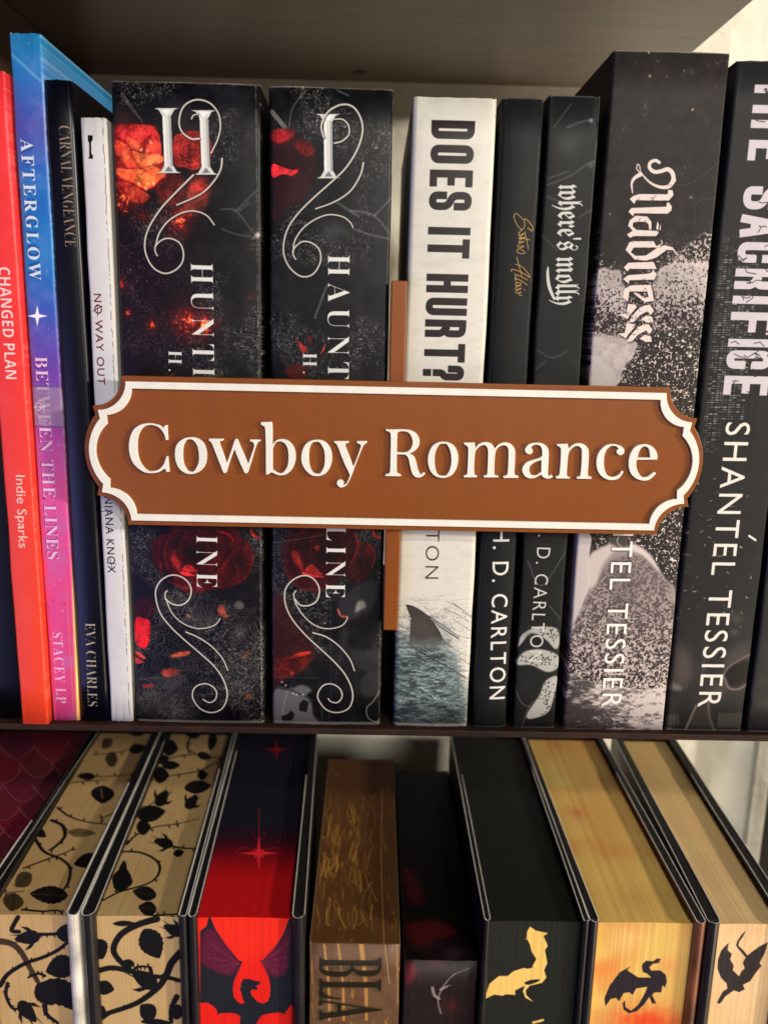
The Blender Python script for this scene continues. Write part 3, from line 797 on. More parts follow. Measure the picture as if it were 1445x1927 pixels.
petals = [
    (((230, 450), (330, 455), (430, 475), (440, 520), (350, 580), (300, 620), (240, 570), (200, 510)), (196, 48, 50), (226, 70, 60)),
    (((70, 530), (130, 490), (200, 500), (200, 560), (110, 570)), (170, 40, 46), (200, 56, 56)),
    (((190, 560), (250, 590), (320, 660), (330, 700), (250, 670), (190, 620)), (214, 74, 56), (236, 110, 74)),
    (((70, 580), (180, 640), (240, 720), (310, 850), (200, 850), (140, 760), (80, 700)), (206, 66, 50), (240, 120, 70)),
    (((430, 500), (480, 560), (490, 720), (400, 730), (330, 720), (400, 600)), (196, 52, 50), (232, 92, 62)),
    (((230, 690), (330, 720), (400, 740), (320, 840), (290, 800)), (232, 96, 60), (252, 140, 84)),
    (((330, 770), (440, 720), (530, 760), (480, 800), (380, 850), (320, 850)), (240, 104, 64), (255, 160, 100)),
    (((90, 850), (210, 860), (330, 860), (430, 830), (540, 890), (480, 960), (370, 1040), (240, 980), (110, 920)), (236, 98, 56), (254, 150, 84)),
    (((80, 980), (180, 980), (300, 1040), (390, 1100), (330, 1160), (240, 1150), (120, 1060)), (150, 52, 40), (206, 90, 56)),
]
for pts, c0, c1 in petals:
    P = H1(*pts)
    cx, cy = np.mean(P, 0)
    a.poly([(cx + (x - cx) * 1.1, cy + (y - cy) * 1.1) for x, y in P], (96, 18, 24), .75, True, feather=3)
    a.poly(P, c0, 1, True, feather=1)
    a.blob(cx, cy + 2, 9, c1, .8)
    a.stroke(P[:4], .25, c1, .6)
for x, y in ((320, 680), (375, 690), (405, 615), (430, 985), (380, 990), (360, 1030), (300, 990)):
    a.blob(*H1((x, y))[0], 2.6, (255, 190, 130), .9)
ember(a, 230, 372, 24, 5); ember(a, 340, 414, 22, 7); ember(a, 270, 406, 8, 8)
ember(a, 352, 605, 24, 11); ember(a, 385, 612, 20, 14, .8); ember(a, 228, 533, 9, 12, .8); ember(a, 285, 612, 10, 13, .9); ember(a, 240, 590, 8, 16, .6); ember(a, 470, 560, 9, 17, .3)
n = fbm(a.h, a.w, 2.6, 2, 77); a.mix(sst(n, .74, .84) * sst(1 - X, .35, .7) * sst(Y, .2, .24) * (1 - sst(Y, .28, .34)) * .8, (190, 110, 110))
for p in (((1040, 1220), (1180, 1240), (1350, 1460)), ((1050, 1400), (1200, 1450), (1370, 1470)), ((1210, 1230), (1290, 1160)), ((1180, 1230), (1370, 1040))):
    a.stroke(H1(*p), .7, (128, 130, 126), .35)
a.blob(*H1((1370, 1450))[0], 4.5, (226, 216, 200), .95)
painterly(a, 140, 705, 501)
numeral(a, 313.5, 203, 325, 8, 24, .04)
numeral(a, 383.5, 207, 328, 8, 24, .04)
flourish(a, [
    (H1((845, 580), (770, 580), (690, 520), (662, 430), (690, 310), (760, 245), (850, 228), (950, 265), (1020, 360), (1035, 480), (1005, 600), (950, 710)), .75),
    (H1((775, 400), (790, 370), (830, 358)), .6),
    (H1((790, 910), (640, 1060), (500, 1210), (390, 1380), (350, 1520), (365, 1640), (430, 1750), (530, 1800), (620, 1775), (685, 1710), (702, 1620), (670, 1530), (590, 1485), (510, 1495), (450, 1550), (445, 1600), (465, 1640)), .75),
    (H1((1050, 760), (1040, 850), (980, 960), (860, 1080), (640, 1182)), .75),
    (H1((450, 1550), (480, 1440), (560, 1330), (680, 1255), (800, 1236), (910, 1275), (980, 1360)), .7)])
a.text('HUNTI', *Q1((960, 1320)), *Q1((972, 1893)), *Q1((1072, 1320)), GREY, SERIF, -.012, 1.35)
a.text('NG', (362, 733), (364, 818), (404, 733), GREY, SERIF, -.012, 1.35)
a.text('ADEL', (364, 850), (368, 985), (406, 850), GREY, SERIF, -.012, 1.35)
a.text('INE', (369.5, 1006), (370, 1104), (409, 1006), GREY, SERIF, -.012, 1.35)
a.text('H. D. CARLTON', (317, 658), (322, 985), (342, 658), GREY, SERIF, -.012, 1.3)
rose(a, 372, 1040, 82, 31, (104, 22, 26), (40, 12, 16), a=.8, rim=(150, 30, 34), rings=((1, 5), (.75, 4), (.5, 3)))
a.poly(H2((300, 250), (380, 90), (520, 60), (700, 60), (860, 60), (990, 170), (960, 330), (860, 480), (900, 600), (700, 640), (500, 600), (360, 480), (310, 360)), (62, 16, 18), .75, True, feather=4)
a.poly(H2((980, 200), (1080, 180), (1160, 280), (1160, 420), (1080, 560), (900, 600), (860, 470), (950, 340)), (72, 18, 22), .8, True, feather=3)
a.stroke(H2((310, 380), (330, 520), (480, 600), (700, 630), (930, 600), (1100, 520), (1165, 330), (1120, 210)), .9, (130, 26, 28), .4)
a.stroke(H2((840, 90), (950, 130), (990, 220), (960, 330), (880, 440)), .4, (190, 40, 42), .8)
a.poly(H2((400, 320), (450, 260), (500, 480), (440, 420)), (150, 44, 38), .75, True, feather=2)
a.poly(H2((510, 460), (530, 420), (570, 400), (610, 420), (650, 470)), (176, 42, 42), .9, True, feather=1)
a.poly(H2((500, 465), (560, 475), (640, 505), (560, 508), (500, 490)), (240, 54, 66), .9, True)
for (x, y, r_, c_, al_) in ((620, 300, 26, (24, 8, 10), .8), (440, 200, 16, (34, 10, 12), .6), (760, 220, 14, (30, 10, 12), .6), (1010, 380, 16, (26, 8, 12), .7), (560, 560, 14, (90, 26, 26), .4), (880, 420, 12, (92, 24, 24), .5), (1100, 260, 9, (120, 30, 32), .5)):
    a.blob(*H2((x, y))[0], r_, c_, al_)
for p in (((420, 90), (330, 230), (340, 400), (440, 540)), ((560, 70), (480, 180), (470, 330)), ((640, 90), (720, 180), (720, 330), (640, 430)), ((900, 130), (940, 260), (860, 420), (760, 520)), ((1000, 210), (960, 340), (1000, 480), (900, 590)), ((1080, 200), (1060, 330), (1110, 440))):
    a.stroke(H2(*p), 1.5, (20, 6, 8), .45, soft=6); a.stroke([(x + 4, y) for x, y in H2(*p)], .9, (128, 30, 32), .30, soft=4)
a.stroke(H2((1150, 80), (1165, 130), (1220, 155)), .9, (220, 44, 44), .9)
a.poly(H2((110, 720), (200, 720), (270, 800), (210, 900), (60, 880), (40, 800)), (60, 18, 22), .8, True, feather=3)
a.poly(H2((80, 900), (150, 910), (205, 930), (210, 1060), (170, 1180), (90, 1160), (60, 1060)), (235, 26, 34), .95, True, feather=1)
a.poly(H2((60, 1210), (120, 1230), (170, 1280), (110, 1270)), (228, 70, 50), .9, True); a.poly(H2((55, 1270), (110, 1285), (140, 1320), (55, 1325)), (228, 60, 48), .9, True)
a.poly(H2((400, 1250), (480, 1215), (580, 1210), (560, 1245), (440, 1265)), (206, 84, 56), .85, True, feather=1)
a.poly(H2((320, 1390), (420, 1370), (500, 1400), (400, 1450), (330, 1440)), (170, 56, 40), .75, True, feather=2)
a.poly(H2((130, 1540), (200, 1515), (260, 1530), (180, 1555)), (200, 40, 40), .8, True)
a.poly(H2((840, 840), (860, 780), (900, 790), (920, 860), (960, 880), (900, 895)), (196, 84, 62), .8, True, feather=1)
a.poly(H2((545, 855), (580, 870), (590, 900), (560, 890)), (200, 100, 70), .8, True)
a.poly(H2((990, 800), (1010, 750), (1060, 745), (1085, 790), (1060, 820)), (110, 108, 104), .7, True, feather=2)
a.blob(*H2((1050, 1040))[0], 12, (100, 100, 96), .6); a.blob(*H2((1100, 1250))[0], 7, (180, 90, 70), .5); a.blob(*H2((1130, 1630))[0], 8, (150, 80, 56), .5)
a.blob(*H2((230, 1700))[0], 40, (74, 74, 76), .6, rough=.5); a.blob(*H2((450, 1750))[0], 40, (62, 62, 64), .5, rough=.5)
painterly(a, 990, 1360, 521)
a.text('INE', (369.5, 1006), (370, 1104), (409, 1006), GREY, SERIF, -.012, 1.35)
WC = (150, 146, 138)
web(a, *H2((760, 1330))[0], 165, 2.5, 4.5, WC, .6, 11, 24, .12, 1)
web(a, *H2((800, 1250))[0], 115, -1.3, 1.25, WC, .6, 12, 24, .12, 2)
web(a, *H2((700, 1150))[0], 95, -2.0, -.9, WC, .55, 7, 15, .2, 3)
web(a, *H2((620, 1420))[0], 100, 1.6, 3.1, WC, .5, 9, 17, .15, 4)
flourish(a, [
    (H2((352, 720), (420, 770), (500, 778), (570, 730), (595, 640), (560, 560), (480, 508), (390, 505), (305, 560), (262, 650), (275, 770), (320, 880), (420, 1000), (540, 1110), (680, 1230), (800, 1340), (880, 1450), (925, 1570), (920, 1670), (870, 1750), (780, 1778), (690, 1750), (625, 1680), (605, 1600), (640, 1535), (720, 1510), (790, 1535), (830, 1590), (815, 1660), (760, 1685), (705, 1655)), .75),
    (H2((370, 645), (350, 680), (365, 740), (420, 860), (520, 950), (640, 995), (740, 990), (820, 960), (862, 905)), .65),
    (H2((545, 1030), (660, 1080), (780, 1160), (880, 1270), (935, 1388)), .7)])
edge_wear(a, 'R', 1.4, (170, 168, 160), .6, 6); foot_wear(a, 3)
scuffs(a, 120, 8, (150, 148, 140), .5)

# --- dark floral paperback I
a = spine('floral_one', -37.0, 4.7, -151.3, 75.4, (22, 22, 25))
slate(a, 51)
a.stroke(Q2((85, 560), (150, 640)), 1.5, (150, 152, 150), .6)
a.stroke(Q2((260, 450), (190, 540), (170, 640)), .6, (110, 112, 110), .5); a.stroke(Q2((415, 455), (470, 480)), .6, (130, 130, 130), .5)
a.poly(Q2((85, 700), (100, 655), (180, 650), (240, 690), (290, 740), (310, 850), (240, 1000), (120, 1050), (86, 900)), (52, 22, 28), .85, True, feather=3)
a.poly(Q2((86, 655), (180, 650), (195, 680), (130, 720), (86, 700)), (160, 36, 42), .9, True, feather=2)
a.poly(Q2((200, 720), (270, 715), (300, 760), (260, 790), (220, 760)), (120, 34, 34), .8, True, feather=2)
a.poly(Q2((86, 825), (140, 840), (185, 855), (220, 850), (190, 885), (140, 875), (86, 890)), (226, 50, 58), .95, True)
a.blob(*Q2((105, 1080))[0], 14, (70, 26, 32), .6)
a.blob(*Q2((400, 1170))[0], 24, (84, 86, 88), .6, rx=1.2, ry=.9); a.blob(*Q2((440, 1210))[0], 12, (30, 30, 34), .7)
for p in (((480, 1060), (600, 1085), (695, 1200)), ((495, 1150), (580, 1180), (695, 1205)), ((600, 1085), (690, 990)), ((360, 1440), (300, 1600)), ((400, 1010), (520, 1090))):
    a.stroke(Q2(*p), .8, (140, 142, 138), .38)
a.poly(Q2((200, 1700), (270, 1760), (240, 1780)), (170, 44, 44), .8); a.poly(Q2((260, 1700), (290, 1690), (280, 1740)), (110, 34, 34), .7); a.poly(Q2((325, 1790), (355, 1720), (350, 1760)), (200, 60, 58), .8)
a.poly(Q2((150, 1860), (200, 1830), (260, 1850), (250, 1905), (180, 1905)), (84, 28, 28), .8, True, feather=2)
painterly(a, 150, 705, 511)
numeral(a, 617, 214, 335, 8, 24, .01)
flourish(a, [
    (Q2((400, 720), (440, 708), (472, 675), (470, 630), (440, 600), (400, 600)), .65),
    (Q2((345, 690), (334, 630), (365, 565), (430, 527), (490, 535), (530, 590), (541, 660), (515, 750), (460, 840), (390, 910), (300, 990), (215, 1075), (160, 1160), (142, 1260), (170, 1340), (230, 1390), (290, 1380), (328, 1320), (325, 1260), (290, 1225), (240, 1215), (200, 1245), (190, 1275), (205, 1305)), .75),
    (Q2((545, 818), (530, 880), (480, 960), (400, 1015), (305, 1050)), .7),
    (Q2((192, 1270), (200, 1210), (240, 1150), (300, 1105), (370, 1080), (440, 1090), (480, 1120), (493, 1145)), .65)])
a.text('HAUNT', *Q2((366, 1280)), *Q2((365, 1906)), *Q2((476, 1280)), GREY, SERIF, -.012, 1.35)
a.text('ING', (617, 726), (616, 812), (658, 726), GREY, SERIF, -.012, 1.35)
a.text('ADE', (616, 842), (614, 958), (656, 842), GREY, SERIF, -.012, 1.35)
a.text('H. D. CARLTON', *Q2((240, 1775)), (570, 985), *Q2((310, 1775)), GREY, SERIF, -.012, 1.3)
a.poly(H3((160, 260), (230, 80), (400, 50), (600, 50), (800, 70), (850, 180), (820, 330), (760, 450), (560, 640), (380, 640), (240, 560), (170, 420)), (58, 16, 18), .85, True, feather=4)
a.poly(H3((850, 200), (950, 200), (1010, 300), (990, 420), (900, 560), (780, 560), (760, 440), (820, 330)), (64, 18, 20), .8, True, feather=3)
a.stroke(H3((170, 420), (240, 560), (380, 640), (520, 625)), .9, (110, 30, 30), .4); a.stroke(H3((780, 80), (850, 180), (840, 300), (780, 400)), .4, (130, 34, 34), .7)
a.stroke(H3((960, 220), (1015, 310), (985, 440)), .6, (150, 36, 36), .7)
a.poly(H3((230, 310), (300, 290), (350, 470), (300, 420)), (140, 44, 38), .8, True, feather=2); a.poly(H3((450, 240), (500, 225), (490, 280)), (190, 66, 48), .8, True)
a.poly(H3((370, 470), (400, 415), (440, 405), (500, 465), (520, 510)), (160, 44, 44), .9, True, feather=1); a.poly(H3((345, 475), (440, 495), (540, 520), (440, 520), (350, 495)), (220, 60, 62), .9, True)
for (x, y, r_, c_, al_) in ((560, 300, 26, (22, 8, 10), .8), (330, 200, 16, (30, 10, 12), .6), (700, 200, 14, (28, 9, 12), .6), (900, 400, 16, (24, 8, 12), .7), (460, 570, 12, (84, 24, 26), .4), (960, 280, 9, (100, 26, 28), .5)):
    a.blob(*H3((x, y))[0], r_, c_, al_)
for p in (((320, 80), (230, 220), (240, 400), (330, 540)), ((460, 60), (400, 170), (390, 330)), ((620, 80), (690, 180), (680, 330), (600, 430)), ((800, 100), (830, 260), (760, 420), (660, 520)), ((930, 210), (880, 340), (900, 480), (820, 560))):
    a.stroke(H3(*p), 1.5, (20, 6, 8), .45, soft=6); a.stroke([(x + 4, y) for x, y in H3(*p)], .9, (110, 28, 30), .30, soft=4)
a.stroke(H3((1000, 90), (1015, 140), (1060, 158)), .9, (200, 44, 44), .9)
a.poly(H3((670, 780), (720, 700), (850, 600), (1000, 560), (1040, 700), (960, 850), (850, 900), (760, 920), (690, 870)), (50, 50, 54), .9, True, feather=3)
a.poly(H3((850, 760), (900, 740), (930, 780), (920, 810), (860, 840), (830, 850)), (148, 146, 138), .85, True, feather=2); a.stroke(H3((670, 820), (700, 880), (760, 890)), .8, (170, 80, 70), .8)
a.poly(H3((64, 720), (180, 740), (280, 900), (420, 1080), (450, 1250), (330, 1400), (160, 1500), (64, 1540)), (58, 26, 24), .85, True, feather=4)
a.poly(H3((100, 1290), (250, 1250), (420, 1230), (400, 1330), (260, 1430), (90, 1480)), (96, 34, 28), .8, True, feather=3)
a.poly(H3((215, 1280), (280, 1235), (410, 1210), (400, 1235), (270, 1270)), (186, 52, 40), .95, True); a.blob(*H3((245, 1422))[0], 4, (200, 70, 50), .9)
for p in (((700, 1060), (740, 980), (770, 1060), (740, 1200), (680, 1400), (620, 1600)), ((740, 1180), (900, 1200), (1060, 1170), (1080, 1300), (1000, 1390), (860, 1380))):
    a.poly(H3(*p), (54, 54, 57), .75, True, feather=4)
a.poly(H3((880, 1500), (940, 1420), (1070, 1390), (1075, 1560), (1010, 1640), (900, 1620)), (66, 66, 66), .6, True, feather=3)
a.stroke(H3((1055, 1590), (1000, 1680), (940, 1740), (950, 1830), (1020, 1870), (1060, 1850)), .4, (160, 156, 146), .7)
a.poly(H3((64, 1640), (100, 1560), (200, 1570), (240, 1530), (275, 1475), (240, 1560), (330, 1520), (430, 1570), (380, 1620), (430, 1700), (440, 1800), (500, 1880), (330, 1870), (64, 1880)), (104, 104, 106), .9, True, feather=2)
a.poly(H3((310, 1700), (350, 1660), (400, 1680), (380, 1780), (310, 1760)), (26, 26, 28), .9); a.poly(H3((140, 1820), (200, 1800), (240, 1760), (270, 1800), (230, 1880), (160, 1870)), (26, 26, 28), .9)
a.stroke(H3((120, 1540), (250, 1580), (430, 1660)), .7, (60, 54, 54), .9); a.stroke(H3((200, 1580), (150, 1800)), .4, (150, 150, 150), .5)
for x, y in ((185, 1530), (150, 1500), (255, 1605), (285, 1615), (345, 1615)): a.blob(*H3((x, y))[0], 2, (210, 206, 200), .9)
painterly(a, 990, 1360, 531)
a.text('LINE', *H3((563, 40)), *H3((556, 712)), *H3((746, 40)), GREY, SERIF, -.012, 1.35)
flourish(a, [
    (H3((265, 720), (320, 780), (400, 785), (470, 745), (500, 660), (480, 580), (420, 520), (340, 508), (250, 550), (190, 620), (175, 700), (190, 800), (250, 920), (370, 1060), (500, 1180), (640, 1310), (740, 1430), (800, 1560), (805, 1670), (760, 1750), (660, 1780), (560, 1750), (490, 1660), (490, 1590), (540, 1525), (620, 1515), (690, 1560), (710, 1630), (670, 1685), (610, 1680), (580, 1650)), .75),
    (H3((280, 650), (260, 690), (290, 790), (370, 900), (470, 975), (580, 1000), (690, 980), (740, 940), (762, 895)), .65),
    (H3((440, 1038), (560, 1075), (680, 1160), (780, 1280), (825, 1392)), .7)])
a.stroke(H3((78, 207), (520, 130)), .15, (150, 146, 140), .6); a.stroke(H3((600, 730), (605, 1600), (590, 1860)), .15, (110, 112, 110), .5)
edge_wear(a, 'R', .5, (140, 140, 136), .5, 16); foot_wear(a, 13)
scuffs(a, 110, 18, (150, 148, 140), .5)

# --- cream paperback with block title
a = spine('cream', 9.4, 38.9, -151.4, 73.4, (216, 213, 202))
a.mix(sst(fbm(a.h, a.w, 30, 5, 61), .5, .8) * .35, (198, 194, 182))
a.mix(sst(fbm(a.h, a.w, 26, 4, 62, ax=3, ay=.5), .55, .8) * .25, (186, 184, 172))
DK = (44, 36, 38)
for ch, y0, y1 in (('D', 225, 260), ('O', 271, 306), ('E', 318, 350), ('S', 359, 394), ('I', 426, 440), ('T', 448, 484), ('H', 514, 549), ('U', 559, 592), ('R', 600, 633), ('T', 645, 680), ('?', 686, 714)):
    x_l = 811 - (y0 - 242) * .0315
    block(a, ch, y0, y1, x_l, x_l + 82 - (y0 - 242) * .013, DK, .17)
a.text('H. D. CARLTON', (808, 745), (799, 1088), (834, 745), (58, 50, 48), PLAINF, -.012, 1.25)
Yp = np.arange(a.h)[:, None] / a.h
w0 = fbm(a.h, a.w, 30, 5, 63, ax=2.2, ay=.6, gain=.75)
w1 = fbm(a.h, a.w, 12, 4, 64, ax=2.5, ay=.6, gain=.8)
lvl = lambda py: a.m([(800, py)])[0, 1] / a.h
sea = sst(Yp + (w0 - .5) * .06, lvl(1165), lvl(1240))
Xn = (np.arange(a.w) / a.w)[None, :]
rt = 1 - sst(Xn + (w1 - .5) * .5 + .25 * (1 - sst(Yp, lvl(1190), lvl(1330))), .86, 1.08)
a.mix(sst(Yp + (w0 - .5) * .1, lvl(1120), lvl(1180)) * sst(w1, .52, .7) * .55 * rt, (96, 104, 104))
a.mix(sea * .93 * rt, (94, 110, 112))
a.mix(sea * rt * sst(w1, .42, .62) * .75, (52, 56, 58)); a.mix(sea * rt * sst(1 - w1, .52, .68) * .7, (150, 172, 172))
a.mix(sea * rt * sst(fbm(a.h, a.w, 4, 3, 66, ax=2), .6, .72) * .55, (180, 196, 192))
a.mix(sst(Yp + (w0 - .5) * .08, lvl(1300), lvl(1360)) * rt * .55, (44, 48, 52))
rg = np.random.default_rng(5)
for _ in range(70):
    x, y = 740 + rg.random() * 140, 1130 + rg.random() * 230; l = 8 + rg.random() * 45
    a.stroke([(x, y), (x + l, y + l * (.35 + .4 * rg.random()))], .15 + .12 * rg.random(), (40, 44, 48) if rg.random() < .65 else (196, 206, 200), .5)
for _ in range(26):
    x, y = 750 + rg.random() * 110, 1120 + rg.random() * 60; l = 6 + rg.random() * 26
    a.stroke([(x, y), (x + l, y - l * .4 * rg.random())], .12, (120, 122, 118), .5)
a.stroke(H4((550, 420), (760, 560), (950, 700)), .5, (60, 66, 84), .9, wd2=.2); a.stroke(H4((600, 480), (760, 600), (940, 720)), .6, (70, 72, 74), .7)
a.stroke(H4((230, 760), (500, 940), (760, 1080), (1040, 1250)), .35, (44, 46, 50), .9)
a.poly(H4((232, 262), (320, 275), (430, 330), (540, 410), (640, 540), (700, 640), (742, 740), (620, 780), (480, 800), (280, 790), (295, 640), (300, 470), (310, 440), (285, 430), (295, 400), (275, 380), (255, 320)), (72, 66, 62), 1)
a.poly(H4((300, 500), (420, 420), (560, 520), (640, 660), (500, 700), (320, 700)), (88, 80, 74), .6, True, feather=4)
a.poly(H4((280, 790), (300, 700), (420, 735), (600, 700), (742, 745), (640, 830), (300, 840)), (100, 108, 106), .75, True, feather=3)
n = fbm(a.h, a.w, 2.4, 2, 68); a.mix(sst(n, .70, .80) * sst(Yp, lvl(1120), lvl(1160)) * .7, (56, 58, 62))
edge_wear(a, 'R', .5, (236, 232, 218), .8, 22); foot_wear(a, 23, (226, 220, 200))

# --- slim black paperback with gold script
a = spine('black_gold', 40.6, 54.3, -152.1, 73.7, (35, 37, 38))
a.mix(sst(fbm(a.h, a.w, 60, 4, 71), .4, .9) * .2, (52, 54, 54))
GOLD = (196, 152, 84)
GS = frame(880, 380, .17647)
for p in (((640, 272), (685, 303), (690, 260), (640, 195), (600, 178), (605, 240), (580, 290), (530, 250), (490, 160), (510, 120), (560, 155), (590, 185)),
          ((575, 290), (545, 325), (545, 355), (595, 330), (560, 365), (545, 390), (605, 370), (560, 400), (540, 430), (598, 412), (548, 445), (530, 475), (590, 462)),
          ((605, 320), (630, 420), (645, 500)), ((550, 375), (665, 400)), ((595, 470), (545, 495), (522, 520), (560, 548), (608, 535), (560, 500)),
          ((520, 585), (545, 680), (575, 790)), ((462, 738), (470, 715), (560, 740), (660, 798), (640, 755), (575, 685), (505, 660)),
          ((495, 765), (560, 790), (637, 828)), ((498, 812), (560, 832), (635, 882)), ((510, 780), (505, 830), (520, 860)),
          ((570, 860), (520, 860), (510, 890), (570, 880), (515, 905), (510, 932), (572, 915), (515, 945), (522, 970), (565, 955), (545, 985), (578, 992)), ((603, 930), (608, 938))):
    a.stroke(GS(*p), .30, GOLD, .95, wd2=.24)
a.text('H. D. CARLTON', *Q6((8, 842)), *Q6((-12, 1700)), *Q6((90, 842)), (228, 226, 220), PLAINF, .006, 1.2)
edge_wear(a, 'R', .3, (100, 102, 100), .5, 31)
foot_wear(a, 33, (120, 120, 118), .5)

# --- slim black paperback with blackletter
a = spine('black_flower', 55.9, 72.9, -152.2, 74.9, (38, 40, 40))
a.mix(sst(fbm(a.h, a.w, 70, 4, 81), .4, .9) * .35, (58, 60, 60))
for p, w in ((((500, 600), (440, 615), (380, 640)), .9), (((310, 640), (400, 520)), .5), (((285, 895), (390, 860)), .6), (((280, 930), (400, 880), (470, 830), (515, 810)), .7), (((280, 990), (340, 1010)), .6), (((440, 1090), (510, 1050)), .6), (((230, 1760), (300, 1800), (380, 1770)), .5), (((220, 1860), (270, 1820)), .5), (((250, 1180), (330, 1260)), .4)):
    a.stroke(Q3(*p), w, (120, 124, 122), .35)
a.blob(*Q3((500, 605))[0], 3.5, (190, 190, 186), .6); a.blob(*Q3((390, 730))[0], 22, (78, 82, 82), .6); a.blob(*Q3((500, 830))[0], 5, (140, 144, 140), .4)
a.text("where's molly", *Q3((338, 928)), *Q3((318, 1535)), *Q3((462, 928)), (206, 206, 198), FRAK, 0, .95, cap='h')
a.poly(Q3((305, 1500), (280, 1440), (275, 1370), (285, 1340), (290, 1400), (300, 1450), (320, 1505)), (206, 206, 198), 1, True)
a.text('H. D. CARLTON', *Q6((238, 800)), *Q6((185, 1510)), *Q6((306, 800)), (206, 204, 198), PLAINF, -.008, 1.2)
PT = (190, 188, 180)
for p in (((215, 1340), (270, 1335), (330, 1350), (340, 1420), (320, 1450), (270, 1400), (200, 1370), (150, 1420), (132, 1440), (150, 1380)),
          ((130, 1500), (170, 1460), (250, 1450), (330, 1480), (335, 1540), (280, 1565), (200, 1530), (130, 1530)),
          ((330, 1590), (270, 1610), (240, 1680), (175, 1780), (200, 1800), (280, 1770), (310, 1700))):
    a.poly(Q6(*p), PT, .9, True, feather=1)
rg = np.random.default_rng(8)
for _ in range(150):
    c = [(290, 1375, 45, 35), (240, 1500, 90, 30), (280, 1680, 40, 80)][rg.integers(3)]
    x, y = c[0] + rg.normal() * c[2] * .6, c[1] + rg.normal() * c[3] * .6
    P = a.m(Q6((x, y)))[0]
    if 0 < P[0] < a.w and 0 < P[1] < a.h and a.im[int(P[1]), int(P[0])].mean() > .6: a.blob(*Q6((x, y))[0], 1.5, (30, 30, 32), .95, p=4)
a.blob(*Q6((190, 1385))[0], 9, (60, 60, 60), .5)
a.text('H. D. CARLTON', *Q6((238, 800)), *Q6((185, 1510)), *Q6((306, 800)), (206, 204, 198), PLAINF, -.008, 1.2)
for p in (((180, 1000), (250, 1130), (370, 960)), ((290, 1230), (345, 1300)), ((110, 1620), (150, 1720), (210, 1740)), ((150, 1850), (200, 1720), (320, 1690))):
    a.stroke(Q6(*p), .4, (140, 142, 138), .4)
scuffs(a, 40, 9, (150, 152, 148), .5); foot_wear(a, 34, (150, 148, 140), .5); edge_wear(a, 'R', .2, (110, 112, 108), .5, 35)

# --- tall blackletter paperback with bursting dust
a = spine('dust', 76.0, 115.0, -152.7, 89.1, (54, 50, 50))
Yp = np.arange(a.h)[:, None] / a.h * np.ones((1, a.w)); Xn = np.ones((a.h, 1)) * (np.arange(a.w) / a.w)[None, :]
lvl = lambda py: a.m([(_cx(a, py), py)])[0, 1] / a.h
big = fbm(a.h, a.w, 90, 4, 91); mid = fbm(a.h, a.w, 24, 4, 92)
a.mul(.85 + .3 * mid)
LT = (198, 188, 184)
mk = np.zeros((a.h, a.w), np.float32)


def soft_poly(art, pts, f=8):
    r_ = art.polymask(curve(art.m(pts), True, 6))
    m_ = np.zeros((art.h, art.w), np.float32)
    if r_:
        y0, y1, x0, x1, c = r_
        m_[y0:y1, x0:x1] = c
    for _ in range(f):
        k = 2 + _
        m_ = (m_ + np.roll(m_, k, 0) + np.roll(m_, -k, 0) + np.roll(m_, k, 1) + np.roll(m_, -k, 1)) / 5
    return m_


HM = frame(1100, 240, .23875)
mk = soft_poly(a, HM((560, 1130), (700, 1060), (820, 1060), (1000, 1080), (980, 1480), (860, 1520), (700, 1560), (560, 1600), (540, 1400)), 6)
mk = np.maximum(mk, soft_poly(a, HM((80, 1120), (180, 1110), (290, 1130), (320, 1300), (300, 1420), (260, 1560), (60, 1640)), 6))
mk = np.maximum(mk, soft_poly(a, HM((40, 1640), (200, 1640), (400, 1690), (370, 1800), (300, 1900), (240, 2040), (30, 2040)), 3))
a.mix(sst(mk + (mid - .5) * 1.0 + (fbm(a.h, a.w, 6, 3, 98) - .5) * .5, .30, .66) * .95, LT)
a.mix(mk * sst(fbm(a.h, a.w, 40, 4, 99), .45, .7) * .5, (150, 140, 138))
hf = fbm(a.h, a.w, 5.5, 3, 94, gain=.8)
a.mix(sst(mk, .15, .6) * sst(hf + .22 * sst(Yp, lvl(520), lvl(610)), .60, .70) * (1 - sst(Yp, lvl(622), lvl(640))) * .95, (52, 42, 46))
a.mix(sst(1 - hf, .50, .62) * sst(soft_poly(a, HM((640, 1060), (760, 960), (900, 860), (1020, 820), (1010, 1090), (800, 1080)), 6), .1, .8) * .95, (214, 200, 192))
mkw = mk.copy()
for k_ in (6, 10, 16, 24): mkw = (mkw + np.roll(mkw, k_, 0) + np.roll(mkw, -k_, 0) + np.roll(mkw, k_, 1) + np.roll(mkw, -k_, 1)) / 5
f1 = fbm(a.h, a.w, 3.4, 2, 95)
a.mix(sst(f1, .80 - .30 * mkw, .88 - .30 * mkw) * (1 - sst(mk, .3, .8)) * sst(mkw, .03, .2) * .95, (212, 200, 194))
a.mix(sst(1 - f1, .88 - .24 * (1 - mkw), .94 - .22 * (1 - mkw)) * sst(mk, .2, .6) * .8, (66, 56, 60))
sp = fbm(a.h, a.w, 4.2, 2, 93)
top = sst(Yp, lvl(420), lvl(520)) * (1 - sst(Yp, lvl(1050), lvl(1200))) * sst(Xn + .25 * sst(Yp, lvl(500), lvl(640)), .3, .55)
a.mix(sst(sp, .70 - .03 * top, .75 - .03 * top) * top * (1 - mk) * .95, (214, 200, 192))
sp2 = fbm(a.h, a.w, 8, 2, 97); a.mix(sst(sp2, .76, .80) * top * (1 - mk), (226, 214, 200))
glass = soft_poly(a, H5((245, 235), (370, 150), (390, 80), (540, 80), (550, 150), (650, 220), (740, 370), (830, 520), (840, 1150), (90, 1090), (110, 700), (200, 560), (240, 430)), 2)
a.mix(glass * .96, (158, 146, 144))
